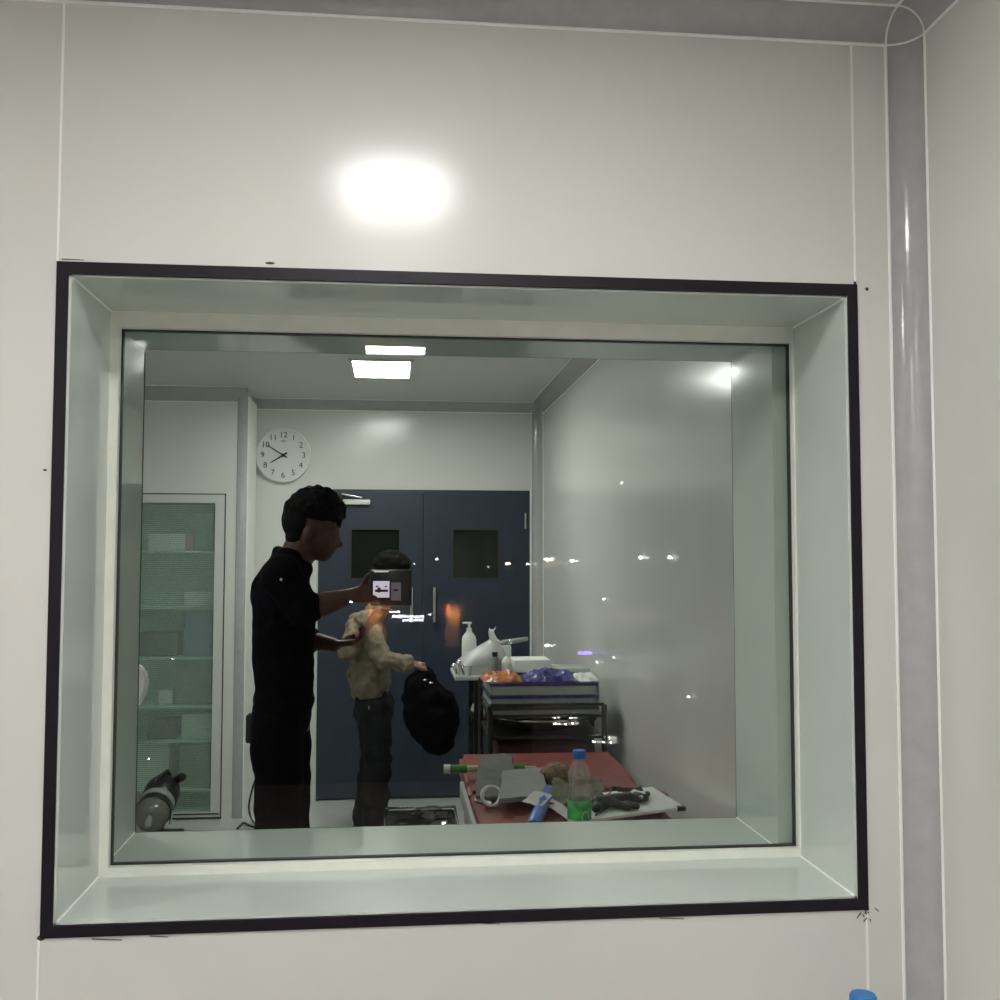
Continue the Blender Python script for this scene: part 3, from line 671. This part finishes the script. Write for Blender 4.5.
for an in range(0, 300, 12):
    t_ = math.radians(an); th = -PI/2+.35+.3*math.cos(t_); q = bb+Vector((R1*1.03*math.cos(th), R1*1.03*math.sin(th), Hh*.18+.02*math.sin(t_)))
    mb.ell(q, (.0032,)*3, sub=1)
obj('label_swirl', mb, mat('pale_green', (.3, .6, .35), .5), bo)
# white board with the tangle of black gear on it
wb = thing('board', 'white flat board on the near right of the couch', 'board', Z(640, 812, .03))
q = [P(566, 824, 3.32), P(686, 809, 3.4), P(646, 786, 3.72), P(580, 800, 3.72)]
c4 = [Z(566, 826, .03), Z(684, 809, .03), Z(652, 789, .03), Z(585, 797, .03)]
obj('top', MB().poly(c4, (0, 0, .008)), PAPER, wb, 0)
obj('dark_corner', MB().box(c4[1]+Vector((-.025, -.012, -.004)), c4[1]+Vector((.004, .008, .009))), BLACKP, wb, 0)
for qq in (Z(600, 815, 0), Z(660, 803, 0)): obj('foot', MB().box(qq+Vector((-.03, -.0, 0)), qq+Vector((.03, .05, .029))), MAROON, wb, 0)
CAMB = mat('black_gear', (.009, .009, .008), .45, vary=.3, scale=20)
gz = .04
gr = thing('clamp_tool', 'black handled clamp tool lying on the white board', 'tool', Z(615, 806, gz))
mb = MB(); mb.cap(Z(598, 803, gz+.02), Z(629, 797, gz+.02), .024, .018); mb.cap(Z(605, 801, gz+.02), Z(628, 807, gz+.012), .017, .012); mb.cap(Z(626, 804, gz+.012), Z(637, 806, gz+.012), .013, .012); mb.cap(Z(596, 808, gz+.014), Z(602, 800, gz+.02), .016, .014)
skin('handle', mb, CAMB, gr, .005, 2)
obj('wire', MB().tube([Z(600, 812, gz+.004), Z(592, 806, gz+.02), Z(599, 799, gz+.03), Z(606, 808, gz+.004), Z(596, 815, gz+.004)], .0035), CAMB, gr)
st = thing('strap', 'looped black strap with buckle behind the clamp tool', 'strap', Z(635, 795, gz))
mb = MB(); mb.tube([Z(608, 797, gz+.012), Z(612, 788, gz+.02), Z(619, 789, gz+.024), Z(628, 790, gz+.016), Z(640, 788, gz+.022), Z(648, 794, gz+.012), Z(640, 800, gz+.012), Z(629, 799, gz+.012), Z(622, 793, gz+.03)], .011, 8)
mb.cap(Z(636, 796, gz+.014), Z(645, 798, gz+.014), .016, .014)
skin('band', mb, CAMB, st, .005, 1)
obj('buckle', MB().ell(Z(641.5, 797, gz+.035), (.007, .006, .006)), STEEL, st)
# clear plastic crate on the floor to the left of the couch
cx, cyy = .13, 3.6
fl = thing('plastic_stool', 'low dark stool with a chrome rim, on the floor left of the couch', 'stool', (.1, 4.05, 0))
a_, e_ = P(408, 822, 4.0), P(456, 795, 4.3)
sz = .62
sx0, sx1, sy0, sy1 = -.03, .245, 3.72, 4.15
obj('seat', MB().box((sx0, sy0, sz-.03), (sx1, sy1, sz), .012), mat('dark_glossy', (.008, .011, .013), .12, vary=.5, scale=9), fl)
obj('rim', MB().tube([(sx0, sy0, sz+.006), (sx0, sy1, sz+.006), (sx1, sy1, sz+.006), (sx1, sy0, sz+.006), (sx0, sy0, sz+.006)], .006), CHROME, fl)
for x in (sx0+.03, sx1-.03):
    for y in (sy0+.03, sy1-.03): obj('leg', MB().cyl((x, y, 0), (x, y, sz-.025), .012), CHROME, fl)
tag(obj('plastic_wrapper', MB().sheet((sx0+.03, sy0+.03, sz+.001), (sx1-.03, sy0+.03, sz+.001), (sx1-.05, sy1-.06, sz+.001), (sx0+.05, sy1-.06, sz+.001), 14, .02, .001, 14, 6), FILM), 'crumpled clear plastic wrapper on the dark stool', 'wrapper')

# ------------------------------------------------------------------ trolley with trays, behind the couch
TY0, TY1 = 4.52, 5.0
tx0, tx1 = P(490, 700, TY0).x, P(604, 700, TY0).x
ztop = P(500, 716, TY0).z; zlow = P(500, 737, TY0).z
tro = thing('steel_trolley', 'steel trolley behind the couch carrying a stack of blue rimmed trays', 'trolley', ((tx0+tx1)/2, (TY0+TY1)/2, 0))
for x in (tx0, tx1):
    for y in (TY0, TY1):
        obj('post', MB().cyl((x, y, .05), (x, y, P(500, 706 if y == TY0 else 690, TY0).z), .012), DSTEEL, tro)
        obj('castor', MB().cyl((x-.012, y, .03), (x+.012, y, .03), .03), BLACKP, tro)
for z in (ztop, zlow, .35): obj('shelf', MB().box((tx0, TY0, z-.012), (tx1, TY1, z)), DSTEEL, tro, 0)
obj('rail', MB().tube([(tx0, TY1, ztop+.045), (tx1, TY1, ztop+.045)], .006), DSTEEL, tro)
obj('rail', MB().tube([(tx0, TY0, ztop+.045), (tx1, TY0, ztop+.045)], .006), DSTEEL, tro)
def traybox(z0, z1, rim_m, label, dy=0, x0=None, x1=None):
    X0 = x0 if x0 else P(488, 700, TY0+.02).x+.014; X1 = x1 if x1 else P(597, 700, TY0+.02).x
    t_ = thing('tray', label, 'tray', ((X0+X1)/2, (TY0+TY1)/2, z0), 'trays stacked on the steel trolley')
    mb = MB(); ya, yb = TY0+.02+dy, TY1-.04; w = .003
    mb.box((X0, ya, z0), (X1, yb, z0+w)).box((X0, ya, z0), (X1, ya+w, z1)).box((X0, yb-w, z0), (X1, yb, z1)).box((X0, ya, z0), (X0+w, yb, z1)).box((X1-w, ya, z0), (X1, yb, z1))
    obj('bin', mb, TRAY, t_, 0)
    obj('rim', ring_xy(MB(), (X0-.006, X1+.006, ya-.006, yb+.006), (X0+w, X1-w, ya+w, yb-w), z1-.013, z1), rim_m, t_, 0)
    return X0, X1
zr = [P(540, py, TY0+.02).z for py in (717.5, 707, 695.5, 683)]
dkgreen = mat('dark_green_rim', (.03, .07, .065), .4)
traybox(ztop+.001, zr[1], dkgreen, 'lowest clear tray of the stack, with a dark green rim')
traybox(zr[1]+.001, zr[2], NAVY, 'middle clear tray of the stack, with a navy rim')
X0, X1 = traybox(zr[2]+.001, zr[3], NAVY, 'topmost clear tray of the stack, under the orange and blue bags')
def packet(pts, m_, label, name, cat, vox=.006):
    mb = MB()
    for c_, rd, rot in pts: mb.ell(c_, rd, rot)
    o = skin(name, mb, m_, None, vox, 1); tag(o, label, cat); return o
def T(px, py, dy=0): return P(px, py, TY0+.1+dy)
# contents between the trays
for (px0, px1, zz, z1_, m_, lab) in ((505, 540, zr[1]+.005, zr[2]-.016, BLACKP, 'dark flat packet inside the middle tray at its left'), (560, 590, zr[1]+.005, zr[2]-.016, NAVY, 'navy flat packet inside the middle tray at its right'), (500, 545, ztop+.006, zr[1]-.014, PAPER, 'white flat packet inside the lowest tray'), (510, 580, zr[2]+.005, zr[3]-.016, GREYC2, 'pale grey packet inside the topmost tray')):
    a_, e_ = P(px0, 700, TY0+.06), P(px1, 700, TY0+.06)
    tag(obj('packet', MB().box((a_.x, TY0+.05, zz), (e_.x, TY0+.3, z1_), .004), m_), lab, 'packet', 'packets in the trays')
def pillow_bag(px0, px1, py0, py1, m_, label, dy=0, zb=None):
    a_, e_ = T(px0, py1, dy), T(px1, py0, dy); zb = a_.z if zb is None else zb
    mb = MB(); cx_ = (a_.x+e_.x)/2; W = (e_.x-a_.x)/2; Hh_ = (e_.z-zb)
    nx, ny = 22, 14; top = []; bot = []
    for j in range(ny+1):
        rt_, rb_ = [], []
        for i in range(nx+1):
            u, v = 2*i/nx-1, 2*j/ny-1
            hgt = Hh_*max(0, (1-u**4)*(1-v**4))**.6; p = Vector((cx_+W*u*(1-.08*abs(v)), TY0+.17+dy+.13*v*(1-.1*abs(u)), zb))
            hgt *= .5+.55*noise.noise(p*22)+.25*noise.noise(p*48)
            rt_.append(mb.bm.verts.new(p+Vector((0, 0, max(hgt, .0015))))); rb_.append(mb.bm.verts.new(p))
        top.append(rt_); bot.append(rb_)
    for j in range(ny):
        for i in range(nx):
            mb.bm.faces.new((top[j][i], top[j][i+1], top[j+1][i+1], top[j+1][i])); mb.bm.faces.new((bot[j][i], bot[j+1][i], bot[j+1][i+1], bot[j][i+1]))
    for k in range(nx):
        mb.bm.faces.new((top[0][k], bot[0][k], bot[0][k+1], top[0][k+1])); mb.bm.faces.new((top[ny][k+1], bot[ny][k+1], bot[ny][k], top[ny][k]))
    for k in range(ny):
        mb.bm.faces.new((top[k+1][0], bot[k+1][0], bot[k][0], top[k][0])); mb.bm.faces.new((top[k][nx], bot[k][nx], bot[k+1][nx], top[k+1][nx]))
    return tag(obj('plastic_bag', mb, m_), label, 'bag')
zt = zr[3]+.001
pillow_bag(482, 523, 671, 683, ORANGE, 'glossy orange plastic bag on top of the tray stack', 0, zt)
pillow_bag(523, 577, 667, 683, NAVY, 'glossy dark blue plastic bag on top of the tray stack', 0, zt)
pillow_bag(577, 599, 672, 683, PAPER, 'small white packet right of the blue bag on the trays', 0, zt)
DKRED = mat('dark_red_filler', (.045, .012, .012), .85, vary=.3, scale=14, bump=.4, bscale=40)
mb = MB()
for k in range(5): mb.box((tx0+.02+.004*k, TY0+.03, .352+k*.09), (tx1-.02-.003*k, TY1-.03, .352+k*.09+.086), .02)
tag(obj('filler', mb, DKRED), 'added dark red blanket on the bottom trolley shelf behind the couch', 'filler')  # stack added so the space under the bowl reads dark
mb = MB().box((tx0+.02, TY1-.06, zlow+.001), (tx1-.02, TY1-.02, ztop-.015), .004)  # panel added as a dark backing behind the bowl
tag(obj('dark_backing', mb, BLACKP), 'flat black panel added behind the steel bowl to darken the trolley', 'case')
# steel bowl below
bc = P(545, 722, TY0+.02); bz = zlow+.001; br = 52*4.5/1035
bw = thing('steel_bowl', 'wide shallow stainless bowl below the tray stack', 'bowl', (bc.x, TY0+.2, bz))
obj('rim', MB().tube([(bc.x+.208*math.cos(2*PI*i/40), TY0+.2+.208*math.sin(2*PI*i/40), bz+.063) for i in range(41)], .005), STEEL, bw)
obj('bowl', MB().lathe((bc.x, TY0+.2, bz), [(.04, 0), (.1, .004), (.17, .03), (.2, .062), (.206, .063), (.206, .06), (.175, .025), (.1, 0.001)], seg=40, close=False), CHROME, bw)
tag(obj('steel_cup', MB().lathe((bc.x+.09, TY0+.1, bz+.034), [(.022, 0), (.026, .045), (.023, .045), (.019, .004)], seg=20), CHROME), 'small shiny steel cup in the wide bowl', 'cup')
# white locker carrying the bottles behind the trolley
LY0, LY1 = 5.08, 5.5
lx0, lx1 = P(455, 680, LY0).x, P(596, 680, LY0).x; lz = P(500, 676, LY0).z
lk = thing('service_cart', 'pale service cart behind the trolley, carrying the pump bottle and the white bag', 'cart', ((lx0+lx1)/2, (LY0+LY1)/2, 0))
obj('top', MB().box((lx0, LY0, lz-.02), (lx1, LY1, lz), .004), WHITE2, lk)
for x in (P(477, 680, LY0).x, lx1-.02):
    for y in (LY0+.02, LY1-.02): obj('post', MB().box((x-.013, y-.013, 0), (x+.013, y+.013, lz-.02)), DSTEEL, lk, 0)
obj('shelf', MB().box((P(472, 680, LY0).x, LY0, P(480, 719, LY0).z-.015), (lx1, LY1, P(480, 719, LY0).z)), DSTEEL, lk, 0)
obj('shelf', MB().box((P(472, 680, LY0).x, LY0, .3), (lx1, LY1, .315)), DSTEEL, lk, 0)
def on_cart(px, dy): p = P(px, 660, LY0+dy); p.z = lz+.001; return p
q = on_cart(469, .35); hh = P(469, 622, LY0+.35).z-q.z; s_ = 7.2*(LY0+.35)/1035
pb = thing('pump_bottle', 'white pump dispenser bottle standing before the blue-grey door', 'bottle', q)
obj('bottle_body', MB().lathe(q, [(s_*.95, 0), (s_, .008), (s_, hh*.62), (s_*.85, hh*.7), (s_*.35, hh*.8), (s_*.3, hh*.86)], seg=24), WHITEP, pb)
obj('pump', MB().cyl(q+Vector((0, 0, hh*.84)), q+Vector((0, 0, hh*.96)), .007).cyl(q+Vector((0, 0, hh*.82)), q+Vector((0, 0, hh*.87)), .014).box(q+Vector((-.035, -.008, hh*.96)), q+Vector((.014, .008, hh)), .003), WHITEP, pb)
wg = thing('knotted_bag', 'translucent white plastic bag knotted at the top, right of the pump bottle', 'bag', on_cart(487, .15))
mb = MB(); pts = [(457, 672), (458, 660), (470, 651), (484, 643), (490, 640), (496, 640), (503, 648), (509, 660), (511, 672)]
base_ = on_cart(487, .12)
n = 24; cols = []
fr_ = [P(x, y, LY0+.12) for x, y in pts]
for f_, dep in ((0, -.1), (.5, -.09), (.9, -.03), (1, .0), (.9, .05), (.5, .13), (0, .14)):
    cols.append([mb.bm.verts.new(Vector((p.x, LY0+.14+dep+.012*noise.noise(p*30+Vector((f_, dep, 0))), lz+.002+max(0, p.z-lz-.002)*f_*(1+.08*noise.noise(p*25+Vector((dep*20, 0, 0))))))) for p in fr_])
for i in range(len(cols)-1):
    for k in range(len(fr_)-1): mb.bm.faces.new((cols[i][k], cols[i][k+1], cols[i+1][k+1], cols[i+1][k]))
bmesh.ops.subdivide_edges(mb.bm, edges=list(mb.bm.edges), cuts=1, use_grid_fill=True, smooth=.4)
obj('sack', mb, WRAP, wg, 180)
kn = P(494, 640, LY0+.14)
mb = MB(); mb.cap(kn+Vector((.004, 0, -.02)), P(491, 632, LY0+.14), .022, .014); mb.cap(P(491, 634, LY0+.14), P(489, 628, LY0+.14), .01, .003); mb.cap(P(491, 634, LY0+.14), P(496, 627, LY0+.14), .008, .003); mb.cap(kn, P(500, 643, LY0+.14), .016, .01)
skin('knot', mb, WHITEP, wg, .005, 1)
q = on_cart(495, .03)
jr = thing('medicine_bottle', 'small pale bottle with dark cap in front of the knotted bag', 'bottle', q)
hh = P(495, 653, LY0+.03).z-q.z
obj('bottle_body', MB().lathe(q, [(.016, 0), (.018, .004), (.018, hh*.7), (.01, hh*.85)], seg=18), GREYC2, jr); obj('bottle_cap', MB().cyl(q+Vector((0, 0, hh*.84)), q+Vector((0, 0, hh*1.05)), .014), BLACKP, jr)
q = on_cart(506.5, .05); tag(obj('dome_cover', MB().lathe(q, [(.03, 0), (.03, .03), (.027, .055), (.016, .08), (.004, .09)], seg=22), WHITEP), 'white domed cover right of the small dark capped bottle', 'cover')
q = on_cart(468.5, .02); tag(obj('paper_cup', MB().lathe(q, [(.014, 0), (.017, .05), (.015, .05), (.012, .003)], seg=18), PAPER), 'little white cup at the left end of the cart', 'cup')
for i, (px, h_, lab) in enumerate(((450.5, .05, 'leftmost shiny steel clip on the cart corner'), (456, .065, 'tall shiny steel clip beside the white cup'), (460, .04, 'short shiny steel clip next to the white cup'))):
    q = P(px+6, 676, LY0+.03); q.z = lz+.001; tag(obj('steel_clip', MB().cap(q+Vector((0, 0, .008)), q+Vector((-.012, 0, h_)), .007, .011, 8).ell(q+Vector((-.012, 0, h_)), (.014, .01, .01)), CHROME), lab, 'clip', 'steel clips on the cart')
# flat folder and items at right
q0 = P(505, 640, LY0+.2); e0 = P(529, 637, LY0+.2)
q = on_cart(520, .3)
mn = thing('handset', 'pale flat handset with a round knob, right of the knotted bag', 'device', q)
obj('body', MB().box(Vector((P(500, 650, LY0+.3).x, LY0+.28, lz+.001)), Vector((P(511, 650, LY0+.3).x, LY0+.34, P(500, 645, LY0+.3).z)), .01), WHITE2, mn)
obj('arm', MB().cap(P(503, 643, LY0+.3), P(526, 639, LY0+.3), .016, .011), GREYC2, mn); obj('knob', MB().ell(P(510, 642, LY0+.27), (.012, .01, .012)), CHROME, mn)
a_, e_ = on_cart(514, .08), on_cart(551, .08)
tag(obj('white_carton', MB().box(a_, Vector((e_.x, a_.y+.2, P(530, 660, LY0+.08).z)), .006), PAPER), 'flat white carton on the cart behind the blue bag', 'box')
a_, e_ = on_cart(556, .1), on_cart(590, .1)
tag(obj('clear_case', MB().box(a_, Vector((e_.x, a_.y+.2, P(575, 668, LY0+.1).z)), .006), TRAY), 'low clear case at the right end of the cart', 'case')
zs = P(480, 719, LY0).z+.001
for px, lab, w in ((463, 'pale paper bundle at the outer left of the cart shelf', .03), (487, 'pale crumpled tissue on the cart shelf beside the trolley post', .04)):
    c_ = P(max(px, 474), 712, LY0+.05); c_.z = zs+.03
    if px == 463: c_ = P(478, 712, LY0+.12); c_.z = zs+.03
    mb = MB()
    for k in range(9): mb.ell(c_+Vector((random.uniform(-w, w)*.6, random.uniform(-.02, .02), random.uniform(-.006, .022))), (.02, .018, .016), sub=2)
    o = skin('tissue', mb, PAPER, None, .005, 1); tag(o, lab, 'tissue')

# ------------------------------------------------------------------ floor-standing machine and its cable, left
q = PZ(160, 836, 0); my = q.y
vac = thing('vacuum_cleaner', 'dark canister vacuum with a smoky round front, in front of the glass cabinet', 'vacuum cleaner', (q.x, my, 0))
def V(px, py, dy=0): return P(px, py, my+dy)
ax = Vector((.03, .9, .3)).normalized()
c0 = V(150, 819, -.2); vr = .094
obj('front_dome', MB().lathe(c0-ax*.03, [(.02, 0), (vr*.55, .006), (vr*.85, .025), (vr*.97, .05), (vr, .1)], ax, 30), CLEARDOME, vac)
obj('hub', MB().cap(c0-ax*.04+Vector((0, 0, -.005)), c0-ax*.02+Vector((.01, 0, .045)), .02, .014), GREYC2, vac)
obj('dark_band', MB().lathe(c0+ax*.068, [(vr, 0), (vr*1.06, .005), (vr*1.06, .05), (vr, .055)], ax, 30), BLACKP, vac)
obj('light_band', MB().lathe(c0+ax*.12, [(vr, 0), (vr*1.03, .003), (vr*1.03, .05), (vr, .054)], ax, 30), GREYC2, vac)
obj('body', MB().lathe(c0+ax*.17, [(vr, 0), (vr*1.08, .01), (vr*1.08, .12), (vr*.95, .16), (vr*.5, .19)], ax, 30), BLACKP, vac)
obj('handle', MB().tube([c0+ax*.2+Vector((-.03, 0, vr)), c0+ax*.22+Vector((-.02, 0, vr+.018)), c0+ax*.3+Vector((.02, 0, vr+.018)), c0+ax*.33+Vector((.03, 0, vr-.02))], .012), BLACKP, vac)
obj('nozzle', MB().cap(c0+ax*.3+Vector((.06, 0, .05)), c0+ax*.3+Vector((.11, -.02, .08)), .02, .026), BLACKP, vac)
fx = c0+ax*.18
obj('stand', MB().box((fx.x-.05, fx.y-.12, 0), (fx.x+.14, fx.y+.06, .035), .01).cyl((fx.x, fx.y-.02, 0.0), (fx.x, fx.y-.02, fx.z-.04), .03, .06), BLACKP, vac)
obj('side_bracket', MB().tube([V(169, 800, -.1), V(172, 815, -.1), V(170, 824, -.1)], .007), STEEL, vac)
ca = [P(257, 775, 6.35), P(252, 790, 6.3), P(249, 805, 6.3), P(250, 815, 6.3), PZ(253, 822, .006), PZ(257, 826, .006), PZ(262, 829, .006), PZ(250, 826, .006), PZ(244, 823, .006), PZ(240, 826, .006), PZ(237, 829, .006)]
pts = []
for i in range(len(ca)-1):
    for k in range(6):
        p0, p1, p2_, p3 = ca[max(i-1, 0)], ca[i], ca[i+1], ca[min(i+2, len(ca)-1)]; t_ = k/6
        pts.append(.5*((2*p1)+(p2_-p0)*t_+(2*p0-5*p1+4*p2_-p3)*t_*t_+(3*p1-p0-3*p2_+p3)*t_**3))
for p in pts: p.z = max(p.z, .007)
tag(obj('power_cable', MB().tube(pts, .006), BLACKP), 'thin black cable curling on the floor behind the person in black', 'cable')
# white chair back at the left edge of the window
ch = thing('chair', 'white moulded chair, only its rounded back showing at the left edge of the window', 'chair', (P(120, 700, 3.3).x, 3.3, 0))
mb = MB(); yq = 3.3; outl = [(90, 655), (120, 660), (137, 664), (144, 670), (147.5, 678), (147, 688), (143, 699), (137, 708), (128, 716), (90, 722)]
mb.poly([P(x, y, yq) for x, y in outl], (0, .035, 0)); bmesh.ops.bevel(mb.bm, geom=[e for e in mb.bm.edges], offset=.008, segments=2, affect='EDGES')
obj('backrest', mb, WHITEP, ch)
bxm = P(105, 690, yq).x
obj('seat', MB().box((bxm-.22, yq-.42, .43), (bxm+.16, yq-.0, .46), .012), WHITEP, ch)
obj('back_post', MB().box((bxm-.1, yq+.036, .43), (bxm-.06, yq+.056, P(105, 690, yq).z)).box((bxm-.1, yq-.02, .42), (bxm-.06, yq+.056, .445)), STEEL, ch, 0)
for x in (-.18, .12):
    for y in (-.38, -.04): obj('leg', MB().cyl((bxm+x, yq+y, 0), (bxm+x, yq+y, .435), .012), STEEL, ch)

# ------------------------------------------------------------------ near room: bottle below the window, and small lamps mirrored in the glass
nb = P(863, 994, 1.78); nz = .62
tbn = thing('side_table', 'small white table under the window, holding the blue capped bottle', 'table', (nb.x-.03, 1.68, 0))
obj('tabletop', MB().box((nb.x-.3, 1.5, nz-.025), (nb.x+.1, 1.88, nz), .005), WHITE2, tbn)
for x in (nb.x-.27, nb.x+.07):
    for y in (1.53, 1.85): obj('leg', MB().cyl((x, y, 0), (x, y, nz-.024), .015), WHITE2, tbn)
nbt = thing('water_bottle', 'bottle with bright blue cap, poking up at the bottom right corner', 'bottle', (nb.x, 1.78, nz+.001))
ct = P(863, 994, 1.78).z; h_ = ct-nz; rc = 13.5*1.78/1035
obj('bottle_body', MB().lathe((nb.x, 1.78, nz+.001), [(.03, 0), (.036, .01), (.036, h_*.55), (.03, h_*.68), (.015, h_*.82), (.014, h_*.93)], seg=26), PET, nbt)
obj('bottle_cap', MB().lathe((nb.x, 1.78, nz), [(rc, h_-.035), (rc, h_-.004), (rc*.9, h_)], seg=28), CAPN, nbt)

DV = 2*GY-YB                                   # how far away things on the back wall look in the glass
def mirr(px, py, off=.03):
    v = P(px, py, DV-off)
    if v.x > XR-off: v = Vector((0, 0, EYE))+(v-Vector((0, 0, EYE)))*((XR-off)/v.x)
    return Vector((v.x, 2*GY-v.y, v.z))
for px, py, w, m_, lab in ((437, 559, 1.7, DOT, 0), (414, 564, 1, DOT, 0), (489, 567, 1.2, DOTA, 0), (508, 563.5, 2.8, DOTA, 1), (528, 564, 1.7, DOT, 0), (547, 559.5, 3.2, DOT, 2), (572, 561, 2.2, DOT, 0), (641, 557.5, 2.6, DOT, 0), (670, 557.5, 2.6, DOT, 0), (622, 483, 1.2, DOT, 0), (604, 599, 1.4, DOT, 0), (547, 645.5, 2.6, DOT, 0), (597, 662, 1.2, DOT, 0), (614, 657.5, 1.4, DOT, 0), (430, 614.5, 1.6, DOT, 0), (351, 602, 1.4, DOT, 0), (689, 697, 1.5, DOT, 0), (173, 659, 1, DOT, 0), (149, 759, 1, DOT, 0), (555, 718, 1.6, DOT, 0), (555, 724, 2, DOT, 0), (565.5, 724, 1.5, DOT, 0), (571, 718, 1.6, DOT, 0), (573, 723.5, 1.5, DOT, 0), (594, 742, 1.8, DOT, 0), (603, 742, 1.2, DOT, 0), (609.5, 738, 1.2, DOT, 0), (611.5, 743, 1.4, DOT, 0)):  # the low dots at the list's end are lamps added for glints under the trays
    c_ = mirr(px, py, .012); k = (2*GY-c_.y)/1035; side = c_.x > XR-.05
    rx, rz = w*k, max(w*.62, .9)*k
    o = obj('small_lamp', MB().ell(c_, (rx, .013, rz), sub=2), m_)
    tag(o, ('small white lamp, a bright dot or an added glint mirrored in the window glass', 'larger warm lamp mirrored in the glass over the right door panel', 'brightest white dot mirrored in the glass right of the doors')[lab], 'lamp', 'lamps mirrored in the glass')
for px, y0, y1, w, lab in ((453, 601, 648, 7, 'amber lamp mirrored above the white pump bottle'), (375, 600, 640, 6, 'amber lamp mirrored over the shoulder of the person in beige')):
    a_, e_ = mirr(px, y1, .08), mirr(px, y0, .08); k = DV/1035
    wl = thing('amber_lamp', lab, 'lamp', (a_.x, YB, a_.z), 'amber lamps mirrored in the glass'); h_ = e_.z-a_.z
    mb = MB(); W_ = w*k
    mb.lathe(Vector((a_.x, YB+.012, a_.z)), [(W_, 0), (W_, h_*.65), (W_*.92, h_*.8), (W_*.7, h_*.92), (W_*.3, h_)], seg=24)
    for v in mb.bm.verts: v.co.y = YB+.002+(v.co.y-YB-.012)*.12+.01
    obj('backplate', mb, PLATE, wl)
    obj('hood', MB().box((a_.x-.02, YB+.02, e_.z-.035), (a_.x+.02, YB+.1, e_.z-.03)).box((a_.x-.02, YB+.096, e_.z-.075), (a_.x+.02, YB+.1, e_.z-.03)), BLACKP, wl, 0)
    L_ = bpy.data.lights.new('amber_light', 'POINT'); L_.energy = 9; L_.color = (1, .42, .14); L_.shadow_soft_size = .01
    lo = bpy.data.objects.new('amber_light', L_); COL.objects.link(lo); lo.location = Vector((a_.x, YB+.075, e_.z-.055))-BASE[wl.name]; lo.parent = wl
a_ = mirr(586, 653); k = (2*GY-a_.y)/1035; tag(obj('display', MB().box((XR-14*k, a_.y-.01, a_.z-1.5*k), (XR, a_.y+.01, a_.z+1.5*k)), PURPLE, None, 0), 'thin purple lit display mirrored in the glass above the trays', 'display')
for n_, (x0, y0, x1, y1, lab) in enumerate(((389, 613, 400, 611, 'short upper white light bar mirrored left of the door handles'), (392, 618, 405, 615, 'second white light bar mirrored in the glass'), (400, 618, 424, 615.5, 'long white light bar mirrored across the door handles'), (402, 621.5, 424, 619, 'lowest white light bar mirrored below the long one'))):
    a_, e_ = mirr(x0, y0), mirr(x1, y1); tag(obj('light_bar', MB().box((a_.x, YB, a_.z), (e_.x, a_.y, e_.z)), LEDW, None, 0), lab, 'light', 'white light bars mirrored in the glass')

# ------------------------------------------------------------------ world and view
w = bpy.data.worlds.new('world'); S.world = w; w.use_nodes = True
w.node_tree.nodes['Background'].inputs[0].default_value = (.01, .01, .012, 1); w.node_tree.nodes['Background'].inputs[1].default_value = 1
S.view_settings.view_transform = 'Standard'; S.view_settings.look = 'None'; S.view_settings.gamma = 1; S.view_settings.use_curve_mapping = False
S.view_settings.exposure = .38
cy_ = S.cycles; cy_.use_adaptive_sampling = False; cy_.sample_clamp_indirect = 0; cy_.max_bounces = 8; cy_.diffuse_bounces = 5; cy_.transparent_max_bounces = 24; cy_.caustics_reflective = False; cy_.use_denoising = True
